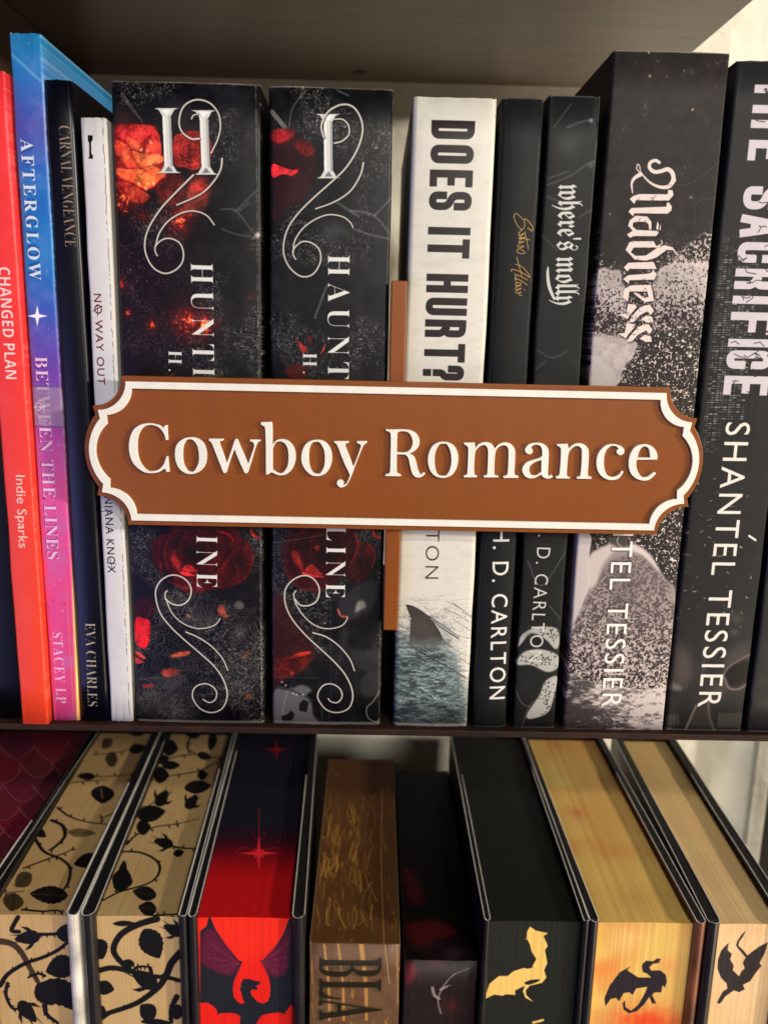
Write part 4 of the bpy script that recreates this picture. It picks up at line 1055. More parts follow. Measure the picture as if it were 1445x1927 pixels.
a.mix(soft_poly(a, H5((110, 80), (250, 90), (245, 240), (250, 420), (200, 560), (150, 700), (90, 780), (90, 400)), 1), LT)
a.mix(soft_poly(a, H5((245, 240), (380, 160), (420, 180), (330, 300), (290, 420), (240, 440)), 3) * .85, (208, 196, 190))
a.mix(soft_poly(a, H5((540, 150), (640, 220), (720, 340), (760, 430), (700, 330), (600, 230), (520, 190)), 2) * .9, (220, 206, 200))
a.mix(soft_poly(a, H5((380, 80), (540, 80), (530, 160), (400, 160)), 2) * .8, (70, 62, 60))
a.stroke(H5((450, 90), (430, 140), (480, 190)), .5, (190, 176, 170), .7); a.stroke(H5((500, 90), (520, 150), (470, 180)), .5, (176, 166, 160), .7)
dust = soft_poly(a, H5((290, 430), (380, 280), (560, 230), (680, 320), (800, 500), (820, 1100), (100, 1060), (120, 760), (210, 560)), 3)
dens = sst(Yp, lvl(1040), lvl(1330))
a.mix(dust * (1 - dens * .6) * .55, (120, 108, 108))
a.mix(dust * sst(hf, .47 - .0 * dens, .56) * (.35 + .65 * dens), (48, 40, 46))
a.mix(dust * sst(1 - hf, .50, .60) * (.2 + .75 * dens), (214, 200, 190))
a.mix(soft_poly(a, H5((380, 290), (520, 270), (540, 560), (430, 600)), 6) * .3, (90, 80, 84))
grd = soft_poly(a, H5((70, 1060), (300, 1090), (600, 1130), (850, 1140), (850, 1440), (70, 1440)), 1)
a.mix(grd, (206, 194, 188))
g2 = fbm(a.h, a.w, 16, 5, 96, ax=2.0, ay=.8, gain=.75)
a.mix(grd * sst((1 - Xn) * .9 + (Yp - lvl(1290)) * 6 + (g2 - .5) * 1.6, .45, 1.0) * .95, (62, 56, 58))
a.mix(grd * sst(g2, .55, .68) * .7, (92, 84, 84)); a.mix(grd * sst(hf, .62, .7) * sst(Xn, .2, .5) * .6, (216, 206, 200))
edge = a.h * 0
TC = (226, 212, 204)
HM = frame(1100, 240, .23875)
LET = [
    [(690, 490), (697, 530), (660, 572), (400, 570), (390, 600), (352, 560), (380, 535), (430, 520), (650, 522), (655, 488)],
    [(660, 585), (685, 620), (680, 650), (650, 676), (390, 672), (378, 695), (342, 660), (365, 630), (640, 620), (645, 590)],
    [(522, 802), (524, 740), (490, 698), (400, 690), (352, 728), (340, 770), (378, 812), (410, 806), (375, 775), (380, 745), (420, 738), (480, 740), (500, 760), (505, 802)],
    [(385, 802), (560, 810), (582, 822), (560, 852), (385, 852), (355, 866), (330, 840), (360, 820)],
    [(570, 735), (560, 790), (575, 812), (582, 760)], [(597, 748), (585, 800), (596, 806)],
    [(540, 892), (560, 928), (600, 930), (598, 942), (384, 942), (362, 980), (400, 1008), (480, 1005), (560, 950), (625, 923), (690, 940), (735, 1002), (728, 1006), (690, 962), (645, 960), (560, 1022), (480, 1046), (390, 1036), (320, 960), (350, 900), (380, 892)],
    [(540, 1055), (565, 1112), (350, 1110), (335, 1132), (305, 1100), (340, 1062)],
    [(535, 1118), (565, 1150), (545, 1196), (350, 1200), (345, 1228), (300, 1190), (340, 1160), (500, 1148), (528, 1136)],
    [(520, 1236), (545, 1362), (470, 1374), (380, 1300), (400, 1296), (470, 1340), (500, 1332), (490, 1290), (350, 1288), (338, 1372), (298, 1330), (308, 1270), (360, 1240)]]
for sx3, sy3 in ((0, 0), (-12, 152)):
    LET += [[(x + sx3, y + sy3) for x, y in P] for P in (
        [(340, 1385), (392, 1392), (410, 1410), (350, 1480), (335, 1508), (272, 1468), (325, 1462)],
        [(470, 1398), (512, 1393), (543, 1440), (520, 1472), (490, 1445), (430, 1478), (385, 1528), (340, 1535), (365, 1490), (425, 1420)],
        [(480, 1478), (530, 1488), (538, 1532), (490, 1535), (440, 1508)])]
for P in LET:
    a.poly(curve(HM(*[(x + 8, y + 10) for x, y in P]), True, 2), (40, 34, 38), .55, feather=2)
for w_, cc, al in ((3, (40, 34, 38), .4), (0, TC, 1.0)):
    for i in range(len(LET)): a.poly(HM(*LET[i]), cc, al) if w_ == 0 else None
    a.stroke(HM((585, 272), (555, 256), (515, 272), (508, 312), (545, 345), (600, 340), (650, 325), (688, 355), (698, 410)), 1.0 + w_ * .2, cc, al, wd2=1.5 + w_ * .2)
    a.stroke(HM((698, 410), (660, 460), (590, 465), (510, 428), (437, 350)), 1.7 + w_ * .2, cc, al, wd2=.35)
    a.stroke(HM((437, 350), (430, 300), (415, 286), (408, 320), (437, 358)), .35, cc, al)
    a.stroke(HM((437, 365), (390, 395), (368, 440), (375, 512)), 1.5, cc, al, wd2=.35)
    a.stroke(HM((600, 885), (606, 912), (570, 932)), .35, cc, al)
rg = np.random.default_rng(4)
for _ in range(30):
    y = 340 + rg.random() * 290; x = 1180 - (y - 340) * .07 + rg.random() * 60
    P = [(x, y)]
    for k in range(3): P.append((P[-1][0] + rg.normal() * 3, P[-1][1] + rg.random() * 6 - 1))
    a.stroke(P, .18, (104, 84, 92), .9, smooth=False)
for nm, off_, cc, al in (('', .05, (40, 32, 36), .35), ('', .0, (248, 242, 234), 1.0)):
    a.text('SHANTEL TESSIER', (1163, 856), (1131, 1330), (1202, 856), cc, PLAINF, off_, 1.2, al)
for p in (((880, 930), (1000, 920), (1140, 820)), ((1025, 1130), (1030, 1020), (1140, 990))): a.stroke(Q3(*p), .2, (96, 88, 86), .6)
scuffs(a, 70, 33, (190, 160, 140), .45, 8)
for x, y in ((790, 262), (1010, 550), (795, 380)): a.blob(*Q3((x, y))[0], 2, (214, 190, 150), .9)
edge_wear(a, 'R', .25, (150, 142, 140), .6, 41); foot_wear(a, 42, (190, 180, 160))

# --- black paperback with cracked block title
a = spine('city', 116.6, 145.6, -152.0, 87.0, (46, 46, 47))
a.mix(sst(fbm(a.h, a.w, 70, 4, 101), .4, .9) * .3, (58, 58, 58))
rg = np.random.default_rng(12)
for gy in range(0, 100):
    y = 430 + gy * 4.4
    if y > 850: break
    for gx in range(9):
        x = 1358 + gx * 8.2 - (y - 450) * .098
        if y > 720 and gx > 3 and y > 790: continue
        if x > 1372 + 40 * (y > 560) and rg.random() < .5: continue
        if rg.random() < .28: continue
        v = 70 + 90 * rg.random() ** 2
        a.poly([(x, y), (x + 6.6, y), (x + 6.4, y + 2.2), (x - .2, y + 2.2)], (v * 1.2, v * 1.2, v * 1.18), .75 * sst(y, 425, 470) * (1 - sst(y, 800, 860) * .6))
for k in range(8): a.stroke([(1361 + k * 13, 440), (1361 + k * 13 - 40, 850)], .35, (28, 28, 30), .6)
LTT = (206, 198, 204)
for ch, y0, y1 in (('T', 150, 182), ('H', 196, 240), ('E', 262, 301), ('S', 349, 393), ('A', 404, 444), ('C', 454, 493), ('R', 504, 543), ('I', 557, 569), ('F', 586, 628), ('I', 638, 650), ('C', 658, 693), ('E', 706, 742)):
    x_l = 1361 + (724 - y0) * .104
    block(a, ch, y0, y1, x_l, x_l + 84, LTT, .175)
rg = np.random.default_rng(6)
for _ in range(60):
    y = 160 + rg.random() * 580; x = 1361 + (724 - y) * .104 + rg.random() * 80
    P = [(x, y)]
    for k in range(4): P.append((P[-1][0] + 5 + rg.normal() * 3, P[-1][1] + rg.normal() * 4))
    a.stroke(P, .28, (46, 44, 46), .9, smooth=False)
a.text('SHANTEL TESSIER', (1366, 794), (1312, 1330), (1411, 794), (232, 226, 216), PLAINF, .0, 1.2)
a.stroke([(1409, 1008), (1421, 1016)], .8, (232, 226, 216))
rg = np.random.default_rng(7)
for _ in range(60):
    x, y = 1290 + rg.random() * 140, 900 + rg.random() * 280
    a.stroke([(x, y), (x + rg.normal() * 4, y + rg.normal() * 2)], .2 + .3 * rg.random(), (206, 200, 190), .7 * rg.random())
SK = (112, 100, 94)
a.poly(H5((840, 820), (900, 860), (940, 960), (930, 1060), (860, 1110), (790, 1080), (800, 900)), (92, 82, 78), .8, True, feather=8)
a.poly(H5((1180, 620), (1250, 630), (1280, 670), (1220, 690)), (88, 84, 80), .7, True, feather=5); a.poly(H5((1190, 730), (1250, 740), (1210, 775)), (100, 96, 90), .7, True, feather=4)
a.poly(H5((1160, 900), (1240, 830), (1330, 820), (1330, 1100), (1240, 1150), (1160, 1140), (1110, 1200), (1060, 1120), (1120, 1040)), (82, 76, 74), .8, True, feather=8)
a.poly(H5((1145, 1030), (1180, 980), (1260, 940), (1320, 950), (1310, 1060), (1240, 1110), (1180, 1100)), (30, 29, 30), .95, True, feather=4)
a.stroke(H5((1140, 1040), (1180, 980), (1260, 930), (1320, 900)), .9, SK, .8); a.stroke(H5((1150, 1050), (1180, 1120), (1240, 1130), (1310, 1095)), .9, (120, 108, 100), .8)
a.poly(H5((770, 1080), (860, 1110), (860, 1140), (790, 1130)), (128, 116, 108), .8, True, feather=3)
a.stroke(H5((890, 1400), (930, 1310), (960, 1240)), 1.1, (132, 120, 110), .8); a.stroke(H5((1040, 1210), (1050, 1320), (1080, 1400)), 1.1, (110, 100, 92), .8)
a.poly(H5((960, 1240), (1040, 1240), (1080, 1400), (900, 1400)), (72, 64, 60), .7, feather=6)
for k in range(6): a.stroke([H5((1120 + k * 28, 1300))[0], H5((1115 + k * 28, 1380))[0]], 1.6, (96, 88, 82), .5)
for k in range(4): a.stroke([H5((770 + k * 22, 1310))[0], H5((765 + k * 24, 1370))[0]], 1.2, (92, 84, 78), .5)
a.text('SHANTEL TESSIER', (1366, 794), (1312, 1330), (1411, 794), (232, 226, 216), PLAINF, .0, 1.2)
foot_wear(a, 43, (150, 140, 130), .5); scuffs(a, 30, 44)

# --- far right and far left black paperbacks
a = spine('edge_right', 148.0, 168.0, -152.4, 70.0, (44, 44, 45)); a.mix(sst(fbm(a.h, a.w, 40, 5, 111), .45, .8) * .4, (76, 68, 66)); foot_wear(a, 45)
a = spine('edge_left', -152.5, -133.2, -152.4, 62.0, (12, 13, 20)); a.stroke([(-8, 500), (37, 1364)], .25, (50, 54, 84), .7); a.stroke([(-14, 500), (31, 1364)], .15, (40, 44, 70), .6)

# ------------------------------------------------------------------ the print on the page edges below


def pages(key, x0, x1, base, ztop, ydep=158.0, ylo=-4.0, yf=-2.5):
    t = Art(x0, x1, ylo, ydep, 5.0, base, 'top', ztop)
    f = Art(x0, x1, ztop - 62, ztop, 6.0, base, 'front', yf)
    ARTS[key + '_top'], ARTS[key + '_front'] = t, f
    return t, f


def page_lines(art, amt, seed, col=None):
    amt = amt * 1.35
    rg = np.random.default_rng(seed)
    n = rg.random(art.w)
    n = .6 * n + .4 * np.convolve(n, np.ones(5) / 5, 'same')
    f = 1 + (n - .5)[None, :] * amt * (.7 + .6 * fbm(art.h, art.w, 60, 2, seed, ax=.1, ay=2))
    art.im *= f[..., None]
    art.im = np.clip(art.im, 0, 1)


def leaf(art, tip, base, wd, col, vein=None, a=1.0, jag=True):
    (x1, y1), (x0, y0) = tip, base
    dx, dy = x1 - x0, y1 - y0
    L = math.hypot(dx, dy); ux, uy = dx / L, dy / L
    left, right = [], []
    n = 14
    for i in range(n + 1):
        t = i / n
        w_ = wd * math.sin(math.pi * t ** .85) ** .8 * (1 + (.10 if jag and i % 2 else 0))
        left.append((x0 + dx * t - uy * w_, y0 + dy * t + ux * w_)); right.append((x0 + dx * t + uy * w_, y0 + dy * t - ux * w_))
    art.poly(left + right[::-1], col, a)
    if vein is not None:
        art.stroke([base, tip], .25, vein, .8)
        for i in range(2, n - 1, 2):
            t = i / n; w_ = wd * math.sin(math.pi * t) * .8
            for s_ in (1, -1): art.stroke([(x0 + dx * t, y0 + dy * t), (x0 + dx * (t + .14) - s_ * uy * w_, y0 + dy * (t + .14) + s_ * ux * w_)], .15, vein, .6)


def bud(art, base, tip, wd, col):
    (x0, y0), (x1, y1) = base, tip
    dx, dy = x1 - x0, y1 - y0; L = math.hypot(dx, dy); ux, uy = dx / L, dy / L
    def p(t, s_): return (x0 + dx * t - uy * s_, y0 + dy * t + ux * s_)
    art.poly([p(0, 0), p(.15, wd * .8), p(.45, wd), p(.8, wd * .6), p(1, wd * .15), p(1, -wd * .2), p(.75, -wd * .7), p(.4, -wd), p(.12, -wd * .7)], col, 1, True)
    for s_, t in ((1.5, .75), (-1.6, .7), (.6, 1.25), (-.5, 1.3)):
        art.poly([p(.05, .4 * s_), p(t * .6, wd * s_ * 1.0), p(t, wd * s_ * 1.15), p(t * .7, wd * s_ * .7)], col, 1)


def vine(art, pts, wd, col, thorns=5, seed=0):
    art.stroke(pts, wd, col, 1.0, wd2=wd * .7)
    P = curve(pts)
    rg = np.random.default_rng(seed)
    for k in range(thorns):
        i = int((k + .5) / thorns * (len(P) - 2)); s_ = 1 if rg.random() < .5 else -1
        d = P[i + 1] - P[i]; d /= max(np.hypot(*d), 1e-6); nrm = np.array([-d[1], d[0]]) * s_
        q = P[i] + nrm * 2; L = 5.5
        art.poly([q - d * 2.5, q + d * 2.5, q + nrm * L + d * 2], col, 1)


BK = (30, 27, 28)
# gold pages, left block
t, f = pages('gold_wide', -158.0, -119.0, (196, 162, 114), -237)
for art, sd in ((t, 1), (f, 2)):
    art.mix(sst(fbm(art.h, art.w, 80, 3, sd), .3, .9) * .3, (176, 138, 84)); page_lines(art, .07, sd)
for p, w in ((((310, 520), (380, 570), (480, 600), (600, 612)), 1.1), (((190, 690), (240, 760), (330, 800), (380, 850), (370, 930), (340, 970)), 1.5), (((130, 850), (260, 800), (370, 760), (400, 735)), 1.1), (((280, 590), (340, 620), (350, 680), (290, 740), (270, 750)), 1.9), (((300, 400), (430, 380), (570, 370)), .9), (((510, 232), (640, 220), (780, 180)), 1.0), (((420, 350), (600, 350), (760, 330)), 1.0), (((120, 1075), (230, 1085), (310, 1080), (340, 1100)), 1.1), (((30, 985), (130, 975)), .6), (((550, 580), (640, 540)), 1.0)):
    vine(t, LA(*p), w, BK, 4, int(p[0][0]))
leaf(t, LA((555, 500))[0], LA((560, 400))[0], 21, BK); t.stroke(LA((548, 415), (556, 470)), .5, (150, 120, 80), .9)
leaf(t, LA((520, 660))[0], LA((365, 655))[0], 8, (120, 98, 66), BK); leaf(t, LA((400, 830))[0], LA((540, 790))[0], 13, BK); leaf(t, LA((160, 990))[0], LA((370, 1000))[0], 16, BK, (120, 98, 66))
leaf(t, LA((80, 950))[0], LA((170, 880))[0], 14, (84, 70, 48), BK); leaf(t, LA((60, 1085))[0], LA((80, 985))[0], 19, (74, 62, 44), BK); leaf(t, LA((570, 255))[0], LA((640, 260))[0], 14, (80, 66, 48), BK)
leaf(t, LA((790, 190))[0], LA((700, 210))[0], 9, BK); leaf(t, LA((690, 110))[0], LA((800, 100))[0], 9, BK); leaf(t, LA((420, 350))[0], LA((520, 352))[0], 7, BK)
leaf(t, LA((250, 680))[0], LA((190, 640))[0], 8, BK); leaf(t, LA((560, 150))[0], LA((600, 190))[0], 12, (90, 72, 50), BK)
for p, w in ((((0, 1250), (60, 1265), (110, 1310), (160, 1400), (200, 1470)), 3.0), (((0, 1490), (40, 1430), (130, 1375), (230, 1340), (310, 1300), (370, 1250)), 2.0), (((40, 1480), (30, 1540), (60, 1610), (90, 1620)), 1.6), (((210, 1215), (300, 1210), (370, 1190)), 1.6), (((240, 1600), (250, 1650), (310, 1696)), 2.2), (((240, 1440), (200, 1430), (150, 1450)), 1.3)):
    vine(f, LA(*p), w, BK if w < 2.9 else (70, 56, 40), 5, int(p[0][1]))
f.stroke(LA((95, 1120), (60, 1190), (100, 1200)), 1.8, BK)
bud(f, LA((215, 1225))[0], LA((80, 1240))[0], 13, BK); leaf(f, LA((460, 1200))[0], LA((300, 1210))[0], 17, BK)
leaf(f, LA((245, 1420))[0], LA((410, 1360))[0], 21, BK); leaf(f, LA((290, 1600))[0], LA((200, 1480))[0], 19, BK); leaf(f, LA((470, 1560))[0], LA((200, 1500))[0], 24, BK); leaf(f, LA((430, 1620))[0], LA((330, 1500))[0], 20, BK)
bud(f, LA((100, 1580))[0], LA((190, 1690))[0], 13, BK)
# gold pages, second block
t, f = pages('gold_slim', -116.0, -73.5, (198, 166, 118), -237)
for art, sd in ((t, 3), (f, 4)):
    art.mix(sst(fbm(art.h, art.w, 80, 3, sd), .3, .9) * .3, (180, 142, 86)); page_lines(art, .07, sd)
for p, w in ((((1240, 120), (1100, 110), (1030, 150), (1020, 200), (1060, 225)), 1.4), (((880, 265), (1000, 235), (1120, 240), (1250, 270)), 1.3), (((1200, 260), (1080, 320), (940, 345), (830, 370)), 1.1), (((690, 720), (740, 670), (850, 625), (970, 610)), 1.2), (((640, 760), (760, 765), (850, 810), (865, 870), (810, 930), (650, 980), (560, 1025)), 1.3), (((900, 720), (980, 740), (1080, 745)), 1.4), (((820, 1110), (880, 1105), (960, 1100)), 1.2), (((780, 530), (850, 480)), .8), (((960, 610), (1080, 580)), .7)):
    vine(t, LA(*p), w, BK, 4, int(p[0][0]))
for (q, r_, w_) in (((970, 200), (880, 190), 15), ((1180, 160), (1130, 150), 18), ((920, 250), (850, 265), 9), ((980, 290), (880, 290), 8), ((920, 345), (830, 340), 15), ((1130, 340), (1070, 345), 9), ((1150, 400), (1000, 415), 12), ((900, 540), (740, 565), 15), ((820, 625), (740, 630), 14), ((690, 880), (640, 870), 22), ((1000, 760), (940, 775), 7), ((720, 975), (850, 1000), 13), ((750, 1060), (850, 1080), 13), ((1210, 480), (1130, 500), 12), ((1150, 250), (1070, 230), 7), ((1000, 115), (1090, 125), 8)):
    leaf(t, LA(q)[0], LA(r_)[0], w_, BK, (96, 78, 52) if w_ in (13, 12) else None)
bud(t, LA((850, 510))[0], LA((910, 430))[0], 11, BK); bud(t, LA((1010, 525))[0], LA((1070, 455))[0], 10, BK); bud(t, LA((940, 725))[0], LA((840, 700))[0], 10, BK); leaf(t, LA((720, 930))[0], LA((610, 900))[0], 22, BK)
for p, w in ((((850, 1130), (740, 1165), (650, 1220), (615, 1300), (660, 1370), (700, 1400)), 3.0), (((500, 1420), (600, 1395), (700, 1415), (800, 1440), (920, 1450), (1000, 1470)), 2.6), (((980, 1310), (930, 1370), (900, 1440), (850, 1510), (740, 1590), (590, 1640)), 3.2), (((960, 1550), (930, 1620), (930, 1690)), 2.4), (((720, 1410), (760, 1390), (820, 1395)), 1.2), (((520, 1690), (600, 1640)), 1.8)):
    vine(f, LA(*p), w, BK, 6, int(p[0][1]))
for (q, r_, w_) in (((865, 1345), (780, 1185), 22), ((740, 1155), (610, 1155), 5), ((560, 1345), (500, 1240), 20), ((620, 1515), (520, 1490), 13), ((760, 1600), (840, 1670), 16), ((560, 1600), (520, 1660), 16), ((690, 1400), (700, 1350), 11), ((520, 1440), (530, 1530), 9), ((1000, 1640), (930, 1630), 14), ((940, 1696), (760, 1690), 6)):
    leaf(f, LA(q)[0], LA(r_)[0], w_, BK)
bud(f, LA((850, 1500))[0], LA((720, 1420))[0], 16, BK); bud(f, LA((990, 1210))[0], LA((890, 1165))[0], 11, BK)
# red pages
t, f = pages('red', -73.5, -28.0, (200, 28, 34), -237)
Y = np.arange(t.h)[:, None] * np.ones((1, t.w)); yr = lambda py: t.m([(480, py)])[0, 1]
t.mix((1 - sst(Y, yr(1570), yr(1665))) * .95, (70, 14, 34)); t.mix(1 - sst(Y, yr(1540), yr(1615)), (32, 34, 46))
t.mix(sst(fbm(t.h, t.w, 3.5, 2, 5), .76, .84) * (1 - sst(Y, yr(1560), yr(1590))), (90, 60, 70))


def starcross(art, cx, cy, s_, col, a=1.0):
    for an, l in ((90, 1.2), (-90, 1.1), (0, 1.0), (180, 1.0), (45, .4), (135, .4), (-45, .4), (-135, .4)):
        dx, dy = math.cos(math.radians(an)), -math.sin(math.radians(an)) * .9
        art.poly([(cx - dy * s_ * .12, cy + dx * s_ * .12), (cx + dx * s_ * l, cy + dy * s_ * l), (cx + dy * s_ * .12, cy - dx * s_ * .12)], col, a)
    for s2 in (1, -1):
        art.stroke([(cx + s2 * s_ * .2, cy - s_ * .1), (cx + s2 * s_ * .8, cy - s_ * .3), (cx + s2 * s_ * 1.2, cy - s_ * .1), (cx + s2 * s_ * 1.0, cy + s_ * .12)], .3, col, a * .6)
        art.stroke([(cx, cy - s_ * .7), (cx + s2 * s_ * .3, cy - s_ * .9), (cx + s2 * s_ * .28, cy - s_ * 1.15)], .3, col, a * .6)


starcross(t, 487, 1606, 36, (236, 52, 58)); starcross(t, 520, 1411, 24, (150, 30, 44), 1)
t.stroke([(487, 1570), (487, 1520)], .4, (190, 50, 60), .8)
page_lines(t, .1, 6)
Y = np.arange(f.h)[:, None] * np.ones((1, f.w)); yr = lambda py: f.m([(470, py)])[0, 1]
f.im[:] = np.array((226, 34, 30)) / 255
f.mix(sst(fbm(f.h, f.w, 60, 3, 8), .3, .8) * .4, (204, 26, 34))
f.blob(475, 1780, 30, (246, 70, 44), .8); starcross(f, 476, 1776, 26, (240, 84, 60), .5)
HR = frame(370, 1700, .15917)
f.mix(1 - sst(Y, yr(1750), yr(1860)) * .5, (244, 52, 36))
f.poly(HR((148, 140), (215, 310), (330, 490), (490, 690), (540, 705), (480, 820), (440, 920), (425, 1030), (435, 1120), (480, 1180), (530, 1205), (560, 1190), (535, 1130), (520, 1060), (505, 1030), (520, 1000), (515, 960), (540, 945), (520, 945), (545, 925), (530, 912), (600, 905), (650, 920), (740, 940), (748, 965), (730, 980), (690, 990), (715, 1010), (715, 1030), (700, 1040), (650, 1030), (630, 1060), (650, 1110), (720, 1180), (780, 1200), (840, 1170), (865, 1100), (865, 990), (845, 870), (800, 760), (745, 685), (780, 690), (900, 560), (1020, 380), (1110, 130), (1240, 130), (1240, 1180), (1190, 1190), (1110, 1210), (1050, 1290), (1040, 1320), (980, 1300), (880, 1310), (760, 1340), (690, 1460), (500, 1460), (515, 1360), (470, 1320), (400, 1310), (280, 1310), (240, 1330), (235, 1270), (190, 1220), (120, 1180), (40, 1180), (40, 330), (110, 280)), (40, 42, 50))
wing = soft_poly(f, HR((160, 300), (220, 350), (480, 690), (500, 740), (430, 850), (300, 850), (60, 700), (60, 420)), 3)
wing = np.maximum(wing, soft_poly(f, HR((1100, 250), (1020, 420), (790, 690), (850, 840), (930, 880), (1060, 800), (1090, 500)), 3))
f.mix(wing * .8, (112, 34, 62))
for x2, y2 in ((140, 470), (90, 640), (320, 820), (260, 760)): f.stroke(HR((500, 725), (x2, y2)), .2, (190, 80, 100), .55)
for x2, y2 in ((1090, 470), (1060, 640), (960, 830), (1080, 760)): f.stroke(HR((775, 715), (x2, y2)), .2, (190, 80, 100), .55)
f.stroke(HR((510, 790), (440, 920), (420, 1060)), .3, (130, 40, 70), .8); f.stroke(HR((800, 790), (860, 920), (872, 1060)), .3, (130, 40, 70), .8)
page_lines(f, .12, 7)
# dark maroon scales, far left
t, f = pages('maroon', -212.0, -158.0, (70, 26, 40), -237)
for art in (t,): art.mix(sst(fbm(art.h, art.w, 60, 3, 9), .3, .8) * .5, (96, 40, 50))
rg = np.random.default_rng(3)
for i in range(8, -1, -1):
    for j in range(7):
        x = -150 + j * 62 + (i % 2) * 31 + rg.normal() * 4; y = 1385 + i * 38 + rg.normal() * 3
        P = [(x - 34, y - 18), (x - 34, y + 14), (x - 14, y + 38), (x + 6, y + 44), (x + 30, y + 26), (x + 38, y - 4), (x + 34, y - 22)]
        t.poly(P, (88 + rg.random() * 30, 34 + rg.random() * 14, 48 + rg.random() * 12), .9, True, feather=2)
        t.stroke(P[1:6], .5, (170, 104, 112), .75)
        t.stroke([(x, y - 6), (x + 5, y + 40)], .25, (130, 66, 80), .4)
page_lines(t, .08, 9)
# brown scratched block
t, f = pages('brown', -22.6, 15.2, (98, 68, 42), -250)
for art, sd in ((t, 11), (f, 12)):
    if sd == 12: art.im[:] = np.array((112, 84, 64)) / 255
    art.mix(sst(fbm(art.h, art.w, 40, 4, sd), .4, .8) * .3, (80, 54, 34))
    streak = np.abs(fbm(art.h, art.w, 16, 4, sd + 1, ax=1, ay=9, gain=.6) - .5)
    br = sst(fbm(art.h, art.w, 30, 4, sd + 2, ax=1, ay=2, gain=.75), .44, .62)
    art.mix((1 - sst(streak, 0, .018)) * br * .8, (190, 142, 66))
for k in range(110):
    rg = np.random.default_rng(k + 300); x = 596 + rg.random() * 110; y = 1490 + rg.random() ** 1.3 * 240
    t.stroke([(x, y), (x + rg.normal() * 4, y + 6 + rg.random() * 22), (x + rg.normal() * 5, y + 20 + rg.random() * 30)], .2 + .5 * rg.random() ** 2, (190, 142, 66), .35 + .4 * rg.random())
t.stroke(LB((690, 420), (685, 800), (700, 1260)), .35, (200, 150, 90), .8)
for x in (372, 450, 575): f.stroke(LB((x, 1280), (x + 25, 1500), (x + 30, 1696)), .9 if x != 575 else 2.0, (206, 152, 78), .75, wd2=1.1)
f.stroke(LB((705, 1280), (730, 1500)), .3, (210, 170, 120), .8); f.stroke(LB((300, 1280), (310, 1500)), .3, (210, 170, 120), .6); f.stroke(LB((770, 1280), (775, 1600)), .3, (210, 170, 120), .6)
for off_, cc, al in ((.03, (70, 60, 44), .5), (0, (42, 38, 26), .95)):
    f.text('BLA', *LB((345, 1352)), *LB((345, 1700)), *LB((688, 1352)), cc, SERIF, off_, 1.0, al)
page_lines(f, .08, 13); page_lines(t, .06, 14)
# short dark block with roses; its top has a lit front corner painted in
t, f = pages('dark_rose', 17.6, 48.0, (17, 12, 14), -257.5)
for art in (t, f):
    sd = 20
    art.mix(sst(fbm(art.h, art.w, 40, 4, sd), .45, .8) * .3, (34, 20, 22))
t.blob(800, 1770, 34, (84, 52, 54), .8, rough=.3); t.blob(850, 1795, 30, (78, 60, 60), .8, rough=.3)  # paler blobs where light reaches the front of the top
t.poly([(755, 1630), (775, 1640), (800, 1690), (770, 1700)], (78, 22, 26), .8, True, feather=4); t.poly([(760, 1740), (800, 1735), (815, 1765), (780, 1780)], (92, 26, 30), .8, True, feather=4)
t.poly([(800, 1730), (840, 1738), (860, 1756), (830, 1768), (800, 1760)], (96, 28, 34), .8, True, feather=4)
f.im[:] = np.array((46, 36, 38)) / 255
f.mix(sst(fbm(f.h, f.w, 40, 4, 25), .35, .7) * .8, (42, 28, 30)); f.poly([(756, 1820), (782, 1822), (780, 1850), (760, 1860)], (110, 28, 34), .8, True, feather=3); f.blob(820, 1815, 18, (110, 36, 42), .5); f.blob(850, 1900, 18, (96, 34, 38), .5)
f.stroke(LB((1165, 1415), (1080, 1450), (1020, 1520), (995, 1590), (1010, 1660)), .5, (140, 128, 124), .8, wd2=.8); f.stroke(LB((965, 1520), (975, 1560), (1000, 1580)), 1.3, (150, 136, 132), .9); f.stroke(LB((1010, 1530), (1060, 1505)), 1.3, (150, 136, 132), .9, wd2=.4)
page_lines(f, .2, 26)
# near-black pages with gold dragon
t, f = pages('black', 51.0, 89.5, (34, 37, 34), -237)
f.im[:] = np.array((36, 39, 36)) / 255
dragon(f, LC((150, 1172), (185, 1195), (248, 1208), (225, 1225), (248, 1278), (232, 1300), (245, 1370), (228, 1410), (240, 1450), (215, 1480), (150, 1495), (128, 1520), (130, 1545), (170, 1585), (125, 1560), (112, 1525), (122, 1495), (70, 1520), (70, 1545), (20, 1540), (0, 1548), (-45, 1540), (-100, 1565), (-70, 1480), (-20, 1440), (30, 1440), (60, 1415), (110, 1400), (160, 1395), (185, 1350), (160, 1310), (150, 1270), (135, 1240), (120, 1243), (133, 1235), (135, 1200)), (236, 196, 110))
f.poly(LC((120, 1385), (150, 1378), (165, 1395), (130, 1402)), (36, 39, 36), 1, True); f.poly(LC((120, 1480), (150, 1465), (200, 1460), (190, 1475), (140, 1490)), (36, 39, 36), 1, True)
f.stroke(LC((170, 1696), (200, 1688), (220, 1682)), 1.2, (226, 186, 110))
page_lines(f, .12, 27); page_lines(t, .06, 28)
